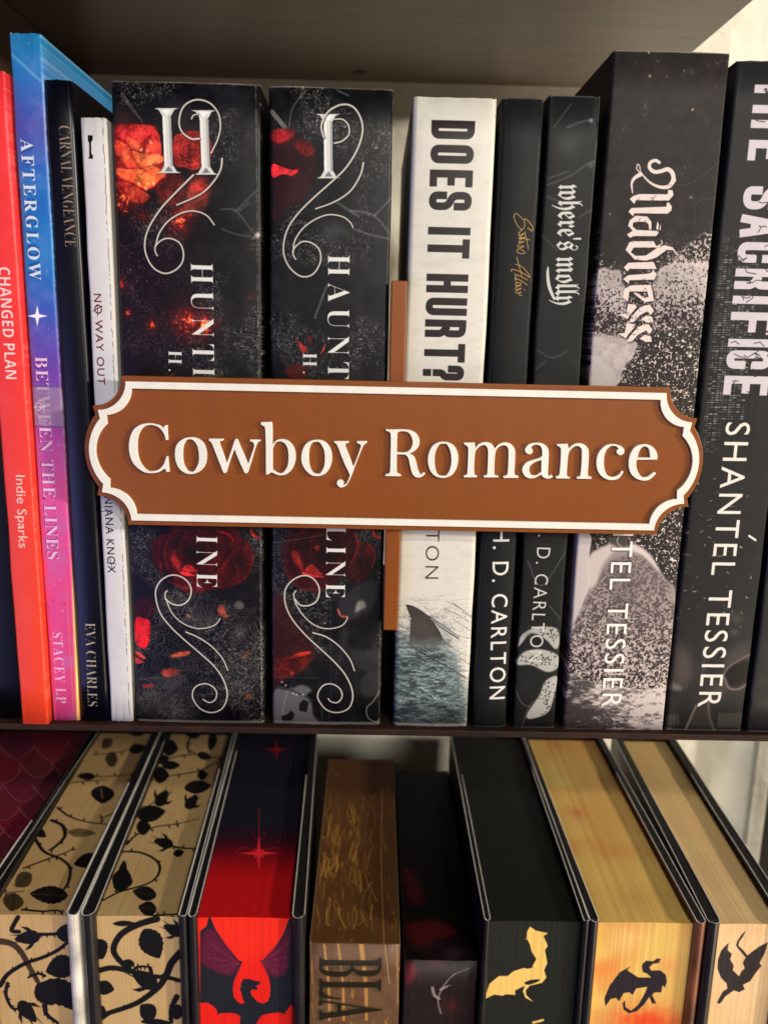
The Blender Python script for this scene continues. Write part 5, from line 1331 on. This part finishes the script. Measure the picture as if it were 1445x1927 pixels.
# orange clouded pages
t, f = pages('amber', 95.0, 134.5, (218, 166, 92), -237)
for art, sd in ((t, 31), (f, 32)):
    n1 = fbm(art.h, art.w, 110, 2, sd); n2 = fbm(art.h, art.w, 80, 2, sd + 5)
    art.mix(sst(n1, .3, .8) * .9, (226, 190, 104)); art.mix(sst(n2, .5, .9) * .8, (212, 132, 76))
t.mix(np.ones((t.h, t.w)) * .35, (220, 186, 116))
t.blob(1085, 1530, 28, (208, 132, 86), .8, rough=.3); t.blob(1060, 1475, 22, (236, 206, 124), .8, rough=.3); t.blob(1040, 1400, 40, (200, 128, 66), .6, rough=.3); t.blob(1190, 1690, 50, (206, 162, 92), .7)
f.blob(1140, 1830, 40, (230, 130, 66), .7, rough=.3); f.blob(1220, 1925, 60, (226, 70, 34), .9, rx=1.3, ry=.6, rough=.3); f.blob(1180, 1770, 30, (236, 190, 120), .7, rough=.3); f.blob(1130, 1885, 20, (244, 200, 110), .6); f.blob(1260, 1820, 22, (226, 150, 96), .6)
dragon(f, LC((765, 1375), (785, 1358), (820, 1362), (845, 1345), (866, 1352), (850, 1362), (862, 1368), (820, 1375), (800, 1395), (810, 1412), (860, 1410), (890, 1435), (895, 1470), (885, 1505), (872, 1490), (865, 1530), (830, 1530), (815, 1545), (838, 1590), (815, 1592), (800, 1555), (770, 1600), (730, 1635), (690, 1645), (660, 1625), (655, 1590), (668, 1575), (670, 1610), (700, 1632), (740, 1600), (780, 1530), (790, 1500), (730, 1510), (710, 1545), (690, 1530), (660, 1535), (635, 1580), (620, 1560), (590, 1565), (560, 1605), (555, 1560), (585, 1490), (640, 1420), (700, 1388), (680, 1410), (740, 1450), (810, 1450), (790, 1430), (765, 1420), (760, 1390)), (42, 32, 44))
page_lines(t, .13, 33); page_lines(f, .13, 34)
# pale peach pages
t, f = pages('peach', 144.5, 178.5, (222, 184, 136), -237)
for art, sd in ((t, 41), (f, 42)):
    n1 = fbm(art.h, art.w, 90, 3, sd); art.mix(sst(n1, .4, .7) * .7, (228, 196, 142) if sd == 41 else (234, 196, 150))
t.mix(np.linspace(1, 0, t.h)[:, None] * np.ones((1, t.w)) * .6, (222, 186, 112))
dragon(f, LC((1325, 1195), (1312, 1225), (1290, 1255), (1285, 1275), (1310, 1300), (1335, 1330), (1360, 1310), (1400, 1280), (1445, 1255), (1430, 1310), (1400, 1370), (1410, 1385), (1375, 1430), (1350, 1470), (1310, 1490), (1320, 1515), (1290, 1530), (1260, 1520), (1210, 1555), (1195, 1580), (1180, 1592), (1168, 1585), (1180, 1560), (1200, 1525), (1225, 1510), (1220, 1480), (1190, 1450), (1170, 1400), (1172, 1350), (1190, 1300), (1232, 1258), (1225, 1300), (1250, 1320), (1240, 1350), (1260, 1385), (1255, 1410), (1290, 1445), (1300, 1420), (1320, 1400), (1310, 1370), (1325, 1340), (1290, 1300), (1272, 1275), (1280, 1250), (1305, 1215)), (42, 34, 40))
page_lines(t, .10, 43); page_lines(f, .10, 44)

# ------------------------------------------------------------------ the room: wall and shelves
wall_m, nt, bs = new_mat('plaster')
bs.inputs['Base Color'].default_value = srgb((236, 231, 216))
bs.inputs['Roughness'].default_value = .85
tc = nt.nodes.new('ShaderNodeTexCoord')
n1 = nt.nodes.new('ShaderNodeTexNoise'); n1.inputs['Scale'].default_value = 38; n1.inputs['Detail'].default_value = 5
n2 = nt.nodes.new('ShaderNodeTexVoronoi'); n2.inputs['Scale'].default_value = 30
mx = nt.nodes.new('ShaderNodeMath'); mx.operation = 'ADD'
bp = nt.nodes.new('ShaderNodeBump'); bp.inputs['Strength'].default_value = .6; bp.inputs['Distance'].default_value = .006
nt.links.new(tc.outputs['Object'], n1.inputs[0]); nt.links.new(tc.outputs['Object'], n2.inputs[0])
nt.links.new(n1.outputs[0], mx.inputs[0]); nt.links.new(n2.outputs[0], mx.inputs[1]); nt.links.new(mx.outputs[0], bp.inputs['Height']); nt.links.new(bp.outputs[0], bs.inputs['Normal'])
mesh_obj('wall', [(-900, 240, -700), (900, 240, -700), (900, 240, 600), (-900, 240, 600)], [(0, 1, 2, 3)], wall_m, structure=True)


def wood(name, c0, c1, rough, sx=1.0, sy=14.0, sz=14.0, spec=.5):
    m, nt, bs = new_mat(name)
    N, L = nt.nodes, nt.links
    tc = N.new('ShaderNodeTexCoord'); mp = N.new('ShaderNodeMapping'); mp.inputs['Scale'].default_value = (sx, sy, sz)
    a_, b_ = N.new('ShaderNodeTexNoise'), N.new('ShaderNodeTexNoise')
    a_.inputs['Scale'].default_value = 22; a_.inputs['Detail'].default_value = 8; a_.inputs['Roughness'].default_value = .65
    b_.inputs['Scale'].default_value = 6; b_.inputs['Detail'].default_value = 3
    rp = N.new('ShaderNodeValToRGB')
    rp.color_ramp.elements[0].position = .32; rp.color_ramp.elements[0].color = srgb(c0)
    rp.color_ramp.elements[1].position = .70; rp.color_ramp.elements[1].color = srgb(c1)
    mx = N.new('ShaderNodeMath'); mx.operation = 'MULTIPLY_ADD'; mx.inputs[1].default_value = .35
    L.new(tc.outputs['Object'], mp.inputs[0]); L.new(mp.outputs[0], a_.inputs[0]); L.new(tc.outputs['Object'], b_.inputs[0])
    ml = N.new('ShaderNodeMath'); ml.operation = 'MULTIPLY'; ml.inputs[1].default_value = .65
    L.new(a_.outputs[0], ml.inputs[0]); L.new(b_.outputs[0], mx.inputs[0]); L.new(ml.outputs[0], mx.inputs[2]); L.new(mx.outputs[0], rp.inputs[0]); L.new(rp.outputs[0], bs.inputs['Base Color'])
    bp = N.new('ShaderNodeBump'); bp.inputs['Strength'].default_value = .15; bp.inputs['Distance'].default_value = .0004
    L.new(a_.outputs[0], bp.inputs['Height']); L.new(bp.outputs[0], bs.inputs['Normal'])
    bs.inputs['Roughness'].default_value = rough
    bs.inputs['Specular IOR Level'].default_value = spec
    return m


oak = wood('dark_laminate', (40, 29, 23), (100, 77, 57), .36)
edge_wood = wood('worn_edge', (14, 9, 8), (58, 32, 20), .62, 3.0, 8, 8, spec=.25)
shelf = empty('bookshelf', (0, 110, -480), 'dark brown wooden bookshelf with thin boards standing against the plaster wall', 'bookshelf')


def shelf_part(name, x0, x1, y0, y1, z0, z1, m=oak, bv=.6):
    v, f = box(x0, x1, y0, y1, z0, z1)
    return bevel(mesh_obj(name, v, f, m, shelf), bv)


shelf_part('shelf_board', -166, 155, -8, 227, 135, 150)
shelf_part('shelf_board', -276, 292, -3, 227, -155.3, -152.7, edge_wood, .4)
shelf_part('shelf_board', -276, 292, -8, 227, -490, -475.4)
shelf_part('side_panel', -181, -166.2, -2.5, 228, -152.5, 150)
shelf_part('side_panel', -291, -276.2, -8, 228, -520, -152.5)
shelf_part('post', 277, 292, 206, 227, -475.2, -155.5, wood('black_brown_post', (22, 18, 18), (40, 32, 28), .6))
# dark disc standing in for the shaded screw hole under the upper board
bm = bmesh.new()
bmesh.ops.create_cone(bm, cap_ends=True, segments=20, radius1=2.3, radius2=2.3, depth=.8)
sx_, sy_ = -11.5, 207.0
vs = [(v.co.x * 1.5 + sx_, v.co.y + sy_, v.co.z + 134.8) for v in bm.verts]; fs = [[v.index for v in f.verts] for f in bm.faces]
bm.free()
mesh_obj('screw_hole_disc', vs, fs, plain('dark_hole', (26, 16, 14), .6), shelf)

# ------------------------------------------------------------------ books
paper = plain('book_paper', (214, 204, 184), .8, (1500, .2))
rim_dark = plain('dark_paper_edge', (96, 92, 88), .7)
rim_light = plain('white_paper_edge', (206, 202, 194), .7)


def cover_profile(r_, bulge, depth, th):
    """cross-section of a wrap-round cover: (side, dx, y, t) from back left round the spine to back right"""
    pts = [('L', 0, depth), ('L', 0, depth * .5), ('L', 0, 8.0), ('L', 0, r_)]
    for k in range(1, 5):
        an = k / 5 * math.pi / 2
        pts.append(('L', r_ - r_ * math.cos(an), r_ - r_ * math.sin(an)))
    for k in range(0, 9):
        t = k / 8
        pts.append(('M', t, -bulge * math.sin(math.pi * t) ** .8))
    for k in range(4, 0, -1):
        an = k / 5 * math.pi / 2
        pts.append(('R', r_ - r_ * math.cos(an), r_ - r_ * math.sin(an)))
    pts += [('R', 0, r_), ('R', 0, 8.0), ('R', 0, depth * .5), ('R', 0, depth)]
    return pts


def paperback(name, key, xt, xb, z0, z1, label, mat, group=None, y=0.0, depth=140.0, r_=1.0, bulge=.35, rim=None, page_m=None, th=.32, seed=0, page_uv=None, page_top=None):
    """xt, xb: (left, right) at the top and at the foot"""
    cx = (xb[0] + xb[1]) / 2
    root = empty(name, (cx, y + depth / 2, z0), label, 'book', group)
    rg = np.random.default_rng(seed + 100)
    art = ARTS[key]
    prof = cover_profile(r_, bulge, depth, th)
    NZ = 15
    outer, inner = [], []
    wob = rg.normal(size=(NZ + 1, 2)) * .10
    for j in range(NZ + 1):
        t = j / NZ
        xl = xb[0] + (xt[0] - xb[0]) * t + wob[j, 0] * (0 < j < NZ); xr = xb[1] + (xt[1] - xb[1]) * t + wob[j, 1] * (0 < j < NZ)
        z = z0 + (z1 - z0) * t
        ro, ri = [], []
        for i, (sd, dx, py) in enumerate(prof):
            if sd == 'L': x, n = xl + dx, (1, .0)
            elif sd == 'R': x, n = xr - dx, (-1, .0)
            else: x, n = xl + r_ + (xr - xl - 2 * r_) * dx, (0, 1)
            zz = z + (rg.normal() * .10 if j in (0, NZ) else 0)
            if j == 0: zz = max(zz, z0)
            ro.append((x, y + py, zz))
            if sd == 'L': ri.append((x + th, y + py + (th if py < 2 else 0), zz))
            elif sd == 'R': ri.append((x - th, y + py + (th if py < 2 else 0), zz))
            else: ri.append((min(max(x, xl + th), xr - th), y + py + th, zz))
        outer.append(ro); inner.append(ri)
    n = len(prof)
    verts = [p for r0 in outer for p in r0] + [p for r0 in inner for p in r0]
    O = (NZ + 1) * n
    faces, fm = [], []
    for j in range(NZ):
        for i in range(n - 1):
            a_, b_, c_, d_ = j * n + i, j * n + i + 1, (j + 1) * n + i + 1, (j + 1) * n + i
            faces.append((a_, b_, c_, d_)); fm.append(0)
            faces.append((O + a_, O + d_, O + c_, O + b_)); fm.append(1)
    for i in range(n - 1):
        faces.append((i, O + i, O + i + 1, i + 1)); fm.append(1)
        q = NZ * n + i
        faces.append((q, q + 1, O + q + 1, O + q)); fm.append(1)
    for j in range(NZ):
        a_, d_ = j * n, (j + 1) * n
        faces.append((a_, d_, O + d_, O + a_)); fm.append(1)
        faces.append((a_ + n - 1, O + a_ + n - 1, O + d_ + n - 1, d_ + n - 1)); fm.append(1)
    uvs = [((v[0] - art.x0) / (art.x1 - art.x0), (v[2] - art.v0) / (art.v1 - art.v0)) for v in verts]
    mesh_obj('cover', verts, faces, [mat, rim or rim_dark], root, uvs, fm, smooth=False)
    cov = root.children[-1] if root.children else None
    me = [o for o in COL.objects if o.parent == root][-1].data
    me.polygons.foreach_set('use_smooth', [True if f_ == 0 else False for f_ in fm])
    # pages
    xl, xr = min(xt[0], xb[0]), max(xt[1], xb[1])
    g = th + .15
    zt = page_top if page_top is not None else z1 - .35
    y0p, y1p = y + th + .5, y + depth - .8
    v = []
    for (xa, z_) in ((xb, z0 + .1), (xt, zt)):
        v += [(xa[0] + g, y0p, z_), (xa[1] - g, y0p, z_), (xa[0] + g, y1p, z_), (xa[1] - g, y1p, z_)]
    f = [(0, 2, 3, 1), (4, 5, 7, 6), (0, 1, 5, 4), (2, 6, 7, 3), (0, 4, 6, 2), (1, 3, 7, 5)]
    if page_uv:
        tp = ARTS[page_uv]
        uv = [((p[0] - tp.x0) / (tp.x1 - tp.x0), (p[1] - tp.v0) / (tp.v1 - tp.v0)) for p in v]
        mesh_obj('page_block', v, f, page_m, root, uv)
    else:
        mesh_obj('page_block', v, f, page_m or paper, root)
    return root


PM = {}
for k_, c_ in (('coral', (255, 170, 150)), ('aurora', (226, 222, 240)), ('ink', (120, 124, 150)), ('white_thin', (120, 116, 112)), ('floral_two', (180, 176, 168)), ('floral_one', (180, 176, 168)), ('cream', (140, 134, 124)),
               ('black_gold', (140, 138, 134)), ('black_flower', (160, 158, 150)), ('dust', (190, 178, 160)), ('city', (170, 162, 154)), ('edge_right', (150, 144, 136))):
    chips(ARTS[k_], len(k_) * 7, c_)
for k_, (ro_, sp_, bm_) in {'coral': (.42, .4, .06), 'aurora': (.36, .5, .06), 'ink': (.35, .5, .08), 'white_thin': (.5, .3, .1), 'floral_two': (.45, .3, .1), 'floral_one': (.45, .3, .1),
                            'cream': (.45, .35, .08), 'black_gold': (.52, .22, .06), 'black_flower': (.5, .22, .08), 'dust': (.55, .2, .12), 'city': (.52, .22, .1), 'edge_right': (.45, .4, .1), 'edge_left': (.4, .4, .1)}.items():
    PM[k_] = print_mat('print_' + k_, ARTS[k_], ro_, sp_, (1400, bm_))

GUP = 'paperbacks standing on the upper shelf'
paperback('paperback_book', 'edge_left', (-152.5, -133.4), (-152.5, -133.2), -152.4, 62, 'black paperback cut off by the left edge, left of the coral red book', PM['edge_left'], GUP, 1, 135, seed=1)
paperback('paperback_book', 'coral', (-132, -121.8), (-132.0, -121.9), -152.5, 77, 'coral red paperback with white lettering CHANGED PLAN and Indie Sparks', PM['coral'], GUP, -3.5, 140, .9, .2, seed=2)
paperback('paperback_book', 'aurora', (-120.9, -110.8), (-121.5, -111.1), -152.5, 89.3, 'tall blue to pink paperback lettered AFTERGLOW and BETWEEN THE LINES', PM['aurora'], GUP, 0, 150, .8, .15, rim=rim_light, seed=3)
paperback('paperback_book', 'ink', (-110.7, -101.6), (-110.9, -99.8), -152.4, 75.6, 'black paperback with thin tan lettering CARNAL VENGEANCE', PM['ink'], GUP, 0, 135, 1.6, .3, rim=rim_light, seed=4)
paperback('paperback_book', 'white_thin', (-99.3, -90.8), (-99.3, -90.7), -152.4, 64.3, 'thin white paperback with rubbed spine lettered NO WAY OUT', PM['white_thin'], GUP, 0, 130, 1.0, .2, rim=rim_light, seed=5)
paperback('paperback_book', 'floral_two', (-88.8, -39.5), (-89.5, -40.2), -152.3, 75.8, 'thick dark floral paperback with orange rose and silver numeral II', PM['floral_two'], GUP, 0, 150, 1.5, .6, seed=6)
paperback('paperback_book', 'floral_one', (-36.9, 4.4), (-37.2, 4.6), -152.3, 75.4, 'thick dark floral paperback with silver numeral I, left of the bracket', PM['floral_one'], GUP, 0, 150, 1.5, .6, seed=7)
paperback('paperback_book', 'cream', (11.0, 38.8), (9.6, 38.5), -152.4, 73.4, 'cream paperback with bold title DOES IT HURT? and shark fin', PM['cream'], GUP, 0, 140, 1.8, .4, rim=rim_light, seed=8)
paperback('paperback_book', 'black_gold', (40.5, 54.4), (40.8, 53.6), -152.4, 73.7, 'slim black paperback with small gold handwritten title', PM['black_gold'], GUP, 0, 135, 1.6, .5, seed=9)
paperback('paperback_book', 'black_flower', (55.9, 73.1), (56.3, 72.4), -152.4, 74.9, "slim black paperback with blackletter title where's molly and spotted orchid", PM['black_flower'], GUP, 0, 135, 1.0, .2, seed=10)
paperback('paperback_book', 'dust', (76.3, 114.8), (76.0, 114.9), -152.6, 89.1, 'tallest black paperback with blackletter Madness over bursting white dust', PM['dust'], GUP, 0, 152, 1.0, .3, seed=11)
paperback('paperback_book', 'city', (117.4, 146.2), (115.9, 145.5), -152.5, 87.0, 'black paperback with cracked block title THE SACRIFICE and skulls', PM['city'], GUP, 0, 152, 1.0, .3, seed=12)
paperback('paperback_book', 'edge_right', (148.4, 170), (147.6, 169), -152.5, 70, 'black paperback mostly cut off by the right edge beside THE SACRIFICE', PM['edge_right'], GUP, 0, 140, 1.0, .3, seed=13)

# ------------------------------------------------------------------ hardbacks on the lower shelf
jk_black = plain('black_jacket', (30, 28, 32), .32, None, .5, .2)
jk_white = plain('white_jacket', (206, 200, 190), .4, None, .5, .2)
jk_rust = plain('rust_jacket', (116, 70, 50), .35, None, .5, .25)
board_m = plain('cloth_board', (18, 17, 20), .55, (1800, .3))
flap_m = plain('jacket_paper', (226, 222, 214), .7)


def sheared(vs, k): return [(x + k * yy_, yy_, z) for x, yy_, z in vs]


def cover_board(root, x0, x1, k, z0, z1, yf, yb, jacket, jk, flap=100.0, side=1, th=.3, rim=None):
    """a board with the dust jacket folded round its front edge; side = +1 outer face to the right"""
    w_ = x1 - x0
    bt = max(1.0, w_ * .72)
    c = (x0 + x1) / 2
    v, f = box(c - bt / 2, c + bt / 2, yf + w_ * .35, yb, z0, z1 - .12)
    o = mesh_obj('cover_board', sheared(v, k), f, board_m, root)
    bevel(o, .2)
    # jacket: U-shaped sheet
    r_ = w_ / 2
    path = []
    yo, yi = (yb, flap)
    outer_x, inner_x = (x1, x0) if side > 0 else (x0, x1)
    rg = np.random.default_rng(int(abs(x0) * 10))
    def wv(y_): return .22 * math.sin(y_ * .07 + x0)
    for y_ in np.linspace(yo, yf + r_, 9): path.append((outer_x, y_))
    for q in range(1, 8):
        an = q / 8 * math.pi
        path.append((c + (outer_x - c) * math.cos(an), yf + r_ - r_ * 1.2 * math.sin(an)))
    for y_ in np.linspace(yf + r_, yi, 7): path.append((inner_x + (outer_x - inner_x) * (.12 * (y_ - yf) / 100) + wv(y_) * .0, y_))
    P = np.array(path)
    Nn = len(P)
    T = np.gradient(P, axis=0); T /= np.linalg.norm(T, axis=1)[:, None]
    nr = np.stack([-T[:, 1], T[:, 0]], 1)
    if ((P + nr * th)[Nn // 2 - 4] - (c, yf + r_)) @ nr[Nn // 2 - 4] < 0: nr = -nr
    vs, fs, fm = [], [], []
    zj = z1 + .1
    for j, z_ in enumerate((z0, zj)):
        for i in range(Nn):
            zz = z_ + (.18 * math.sin(i * 1.1 + x0) if j else 0)
            vs.append((P[i, 0] + nr[i, 0] * th / 2, P[i, 1] + nr[i, 1] * th / 2, zz)); vs.append((P[i, 0] - nr[i, 0] * th / 2, P[i, 1] - nr[i, 1] * th / 2, zz))
    S = 2 * Nn
    for i in range(Nn - 1):
        a_ = 2 * i
        fs.append((a_, a_ + 2, S + a_ + 2, S + a_)); fm.append(0)
        fs.append((a_ + 1, S + a_ + 1, S + a_ + 3, a_ + 3)); fm.append(1)
        fs.append((S + a_, S + a_ + 2, S + a_ + 3, S + a_ + 1)); fm.append(1)
        fs.append((a_, a_ + 1, a_ + 3, a_ + 2)); fm.append(1)
    for i in (0, Nn - 1):
        a_ = 2 * i; fs.append((a_, a_ + 1, S + a_ + 1, S + a_)); fm.append(1)
    mesh_obj('dust_jacket', sheared(vs, k), fs, [jk, rim or flap_m], root, None, fm)


def hardback(key, x0, xa, xb, x1, label, k=0.0, zt=-234.0, zp=-237.0, z0=-475.0, yf=-5.5, yb=158.0, jl=None, jr=None, flapl=100, flapr=100, rough=.55, thl=.3, thr=.3, rl=None, rr=None):
    """x0-xa left cover, xa-xb pages, xb-x1 right cover (at the spine plane)"""
    root = empty('hardback_book', ((x0 + x1) / 2, 76, z0), label, 'book', 'hardbacks with decorated page edges on the lower shelf')
    tp, fr = ARTS[key + '_top'], ARTS[key + '_front']
    mt = print_mat('page_top_' + key, tp, rough, .35, None); mf = print_mat('page_front_' + key, fr, rough, .35, None)
    # ridged page edges: thin relief along the leaves
    for m_ in (mt, mf):
        bs_ = m_.node_tree.nodes['Principled BSDF']
        add_bump(m_.node_tree, bs_, 700, .25, .0004, 2, (1, .02, .02))
    y0, y1 = -2.5, yb - 4
    xs = np.linspace(xa + .05, xb - .05, 9)
    vs, fs, fm = [], [], []
    dip = [-.5 * math.sin(math.pi * t) for t in np.linspace(0, 1, 9)]
    for z_, yy_ in ((z0 + .3, y0), (zp, y0), (zp, y1), (z0 + .3, y1)):
        for x_, d_ in zip(xs, dip):
            vs.append((x_ + k * yy_, yy_ - (d_ if yy_ == y0 else 0), z_))
    n = len(xs)
    for i in range(n - 1):
        fs.append((i, i + 1, n + i + 1, n + i)); fm.append(1)
        fs.append((n + i, n + i + 1, 2 * n + i + 1, 2 * n + i)); fm.append(0)
        fs.append((2 * n + i, 2 * n + i + 1, 3 * n + i + 1, 3 * n + i)); fm.append(0)
        fs.append((3 * n + i, 3 * n + i + 1, i + 1, i)); fm.append(0)
    fs.append((0, n, 2 * n, 3 * n)); fm.append(1)
    fs.append((n - 1, 4 * n - 1, 3 * n - 1, 2 * n - 1)); fm.append(1)
    me_o = mesh_obj('page_block', vs, fs, [mt, mf], root, None, fm)
    me = me_o.data
    lay = me.uv_layers.new(name='UVMap')
    for poly in me.polygons:
        for li in poly.loop_indices:
            p = vs[me.loops[li].vertex_index]
            if poly.material_index == 0: lay.data[li].uv = ((p[0] - tp.x0) / (tp.x1 - tp.x0), (p[1] - tp.v0) / (tp.v1 - tp.v0))
            else: lay.data[li].uv = ((p[0] - fr.x0) / (fr.x1 - fr.x0), (p[2] - fr.v0) / (fr.v1 - fr.v0))
    cover_board(root, x0, xa, k, z0, zt, yf, yb, True, jl or jk_black, flapl, -1, thl, rl)
    cover_board(root, xb, x1, k, z0, zt, yf, yb, True, jr or jk_black, flapr, 1, thr, rr)
    v, f = box(x0 + .6, x1 - .6, yb + .3, yb + 2.6, z0, zt - .6)
    bevel(mesh_obj('spine', sheared(v, k), f, board_m, root), .8)
    return root


dull_rim = plain('grey_paper_edge', (70, 68, 74), .6)
hardback('maroon', -216, -212, -158.4, -154.6, 'hardback with dark maroon scaled page edges at the lower left corner', -.006, flapr=60)
hardback('gold_wide', -153.9, -150.8, -119.6, -114.6, 'hardback with black rose vines on gold pages and a white jacket edge', -.035, jr=jk_white, flapl=20, flapr=95, thl=.2, thr=.6, rl=dull_rim)
hardback('gold_slim', -113.9, -108.4, -74.6, -71.6, 'hardback with black vines on gold pages, left of the red one', -.04, flapl=140, flapr=110, thl=.42, thr=.42)
hardback('red', -70.8, -67.6, -29.0, -24.2, 'hardback with bright red page edges and black winged dragon', -.034, flapl=130, flapr=105, thl=.42)
hardback('black', 48.6, 50.9, 88.8, 91.0, 'hardback with black page edges and a gold winged dragon', .0, flapl=108, flapr=115)
hardback('amber', 91.4, 94.8, 134.6, 138.4, 'hardback with cloudy orange page edges and a small dark dragon', -.008, jl=jk_black, jr=jk_rust, flapl=112, flapr=112)
hardback('peach', 139.6, 144.6, 170.6, 175.4, 'hardback with pale peach page edges and diving dark dragon, rightmost', .03, flapl=112, flapr=112)

PMB = print_mat('print_brown', ARTS['brown_front'], .5, .35, (1200, .1)); PTB = print_mat('print_brown_top', ARTS['brown_top'], .5, .35, (1200, .1))
ARTS['brown'] = ARTS['brown_front']
brim = plain('brown_edge', (120, 92, 66), .6)
paperback('scratched_book', 'brown', (-22.3, 15.2), (-22.3, 15.2), -475.2, -250, 'brown book with gold scratches and large dark letters BLA', PMB, None, -.5, 153.5, .6, .1, rim=brim, page_m=PTB, th=.5, seed=20, page_uv='brown_top', page_top=-250.2)
PMD = print_mat('print_dark_rose', ARTS['dark_rose_front'], .5, .35, (1200, .1)); PTD = print_mat('print_dark_rose_top', ARTS['dark_rose_top'], .5, .35, (1200, .1))
ARTS['dark_rose'] = ARTS['dark_rose_front']
paperback('paperback_book', 'dark_rose', (17.0, 47.6), (17.0, 47.6), -475.2, -257.5, 'short dark book with faint red roses beside the brown book', PMD, None, -.5, 155, .8, .1, rim=board_m, page_m=PTD, th=.4, seed=21, page_uv='dark_rose_top', page_top=-257.7)

# ------------------------------------------------------------------ the shelf sign
pla = None


def print_plastic(name, c, rough, layer=1.0, scale=420):
    m, nt, bs = new_mat(name)
    bs.inputs['Base Color'].default_value = srgb(c)
    bs.inputs['Roughness'].default_value = rough
    bs.inputs['Specular IOR Level'].default_value = .45
    N, L = nt.nodes, nt.links
    tc = N.new('ShaderNodeTexCoord'); mp = N.new('ShaderNodeMapping'); mp.inputs['Rotation'].default_value = (0, math.radians(40), 0)
    w_ = N.new('ShaderNodeTexWave'); w_.inputs['Scale'].default_value = scale; w_.inputs['Distortion'].default_value = 1.2; w_.inputs['Detail'].default_value = 2; w_.bands_direction = 'X'
    n_ = N.new('ShaderNodeTexNoise'); n_.inputs['Scale'].default_value = 900
    ad = N.new('ShaderNodeMath'); ad.operation = 'ADD'
    bp = N.new('ShaderNodeBump'); bp.inputs['Strength'].default_value = .5 * layer; bp.inputs['Distance'].default_value = .0001
    L.new(tc.outputs['Object'], mp.inputs[0]); L.new(mp.outputs[0], w_.inputs[0]); L.new(tc.outputs['Object'], n_.inputs[0])
    L.new(w_.outputs['Fac'], ad.inputs[0]); L.new(n_.outputs[0], ad.inputs[1]); L.new(ad.outputs[0], bp.inputs['Height']); L.new(bp.outputs[0], bs.inputs['Normal'])
    # faint tone change along the printed tracks
    n2 = N.new('ShaderNodeTexNoise'); n2.inputs['Scale'].default_value = 14; n2.inputs['Detail'].default_value = 4
    mp2 = N.new('ShaderNodeMapping'); mp2.inputs['Rotation'].default_value = (0, math.radians(40), 0); mp2.inputs['Scale'].default_value = (14, 1, 1)
    L.new(tc.outputs['Object'], mp2.inputs[0]); L.new(mp2.outputs[0], n2.inputs[0])
    rp = N.new('ShaderNodeValToRGB'); rp.color_ramp.elements[0].color = srgb([x * .98 for x in c]); rp.color_ramp.elements[1].color = srgb([min(255, x * 1.02) for x in c])
    rp.color_ramp.elements[0].position = .3; rp.color_ramp.elements[1].position = .7
    L.new(n2.outputs[0], rp.inputs[0]); L.new(rp.outputs[0], bs.inputs['Base Color'])
    return m


brown_pla = print_plastic('brown_printed_plastic', (132, 69, 15), .40, .45)
white_pla = print_plastic('white_printed_plastic', (236, 233, 222), .5, .55, 300)
SX, SZ = 7.8, -46.0
sign = empty('shelf_sign', (SX, -5, SZ - 26.3), 'brown plastic nameplate with raised white border reading Cowboy Romance', 'sign')


def prism(name, loops, yb, yf, mat, bev, parent, org=(0.0, 0.0)):
    c = bpy.data.curves.new(name, 'CURVE')
    c.dimensions = '2D'
    c.fill_mode = 'BOTH'
    for lp in loops:
        s_ = c.splines.new('POLY')
        s_.points.add(len(lp) - 1)
        for p_, q in zip(s_.points, lp): p_.co = (q[0], q[1], 0, 1)
        s_.use_cyclic_u = True
    c.extrude = (yb - yf) / 2 - bev
    c.bevel_depth = bev
    c.bevel_resolution = 1
    c.offset = -bev
    o = bpy.data.objects.new(name, c)
    COL.objects.link(o)
    dg = bpy.context.evaluated_depsgraph_get()
    me = o.evaluated_get(dg).to_mesh()
    vs = [(v.co.x + org[0], (yb + yf) / 2 - v.co.z, v.co.y + org[1]) for v in me.vertices]
    fs = [tuple(p.vertices) for p in me.polygons]
    o.evaluated_get(dg).to_mesh_clear()
    bpy.data.objects.remove(o); bpy.data.curves.remove(c)
    return mesh_obj(name, vs, fs, mat, parent)


def arc3(a_, b_, sag, n):
    """circular arc from a_ to b_ bulging to the right of the direction of travel by sag"""
    a_, b_ = np.array(a_, float), np.array(b_, float)
    c = np.hypot(*(b_ - a_)); R = (c * c / 4 + sag * sag) / (2 * sag)
    m_ = (a_ + b_) / 2; t_ = (b_ - a_) / c; nn = np.array([t_[1], -t_[0]])
    ce = m_ - nn * (R - sag); h = math.asin(c / 2 / R)
    return [tuple(ce + nn * R * math.cos(h * (2 * k / n - 1)) + t_ * R * math.sin(h * (2 * k / n - 1))) for k in range(n + 1)]


def plate(d):
    """outline of the nameplate, inset by d"""
    f = d / 4.35
    q = arc3((94.7 - 3.6 * f, 26.3 - d), (105.2 - 5.1 * f, 15.8 - 3.1 * f), 3.07 - .5 * f, 12)
    S = (104.4 - 4.5 * f, 12.9 - 3.3 * f)
    bul = arc3(S, (S[0], -S[1]), -(108.7 - d - S[0]), 18)
    right = q + bul + [(x, -z) for x, z in q][::-1]
    return right + [(-x, -z) for x, z in right]


prism('plate', [plate(0)], -5.0, -8.2, brown_pla, .18, sign, (SX, SZ))
prism('border', [plate(1.8), plate(4.2)], -8.2, -9.4, white_pla, .16, sign, (SX, SZ))
for ch, loops in GLYPHS:
    prism('letter', [corner_curve(lp) for lp in loops], -8.2, -9.45, white_pla, .12, sign)
v, f = box(5.0, 10.5, -4.95, -1.6, -111.7, 14.2)
bevel(mesh_obj('bracket_bar', v, f, brown_pla, sign), .5)
v, f = box(6.6, 8.6, -1.6, 60, -108, 10)
bevel(mesh_obj('bracket_fin', v, f, brown_pla, sign), .3)
print('triangles', sum(len(o.data.polygons) for o in SC.objects if o.type == 'MESH'))
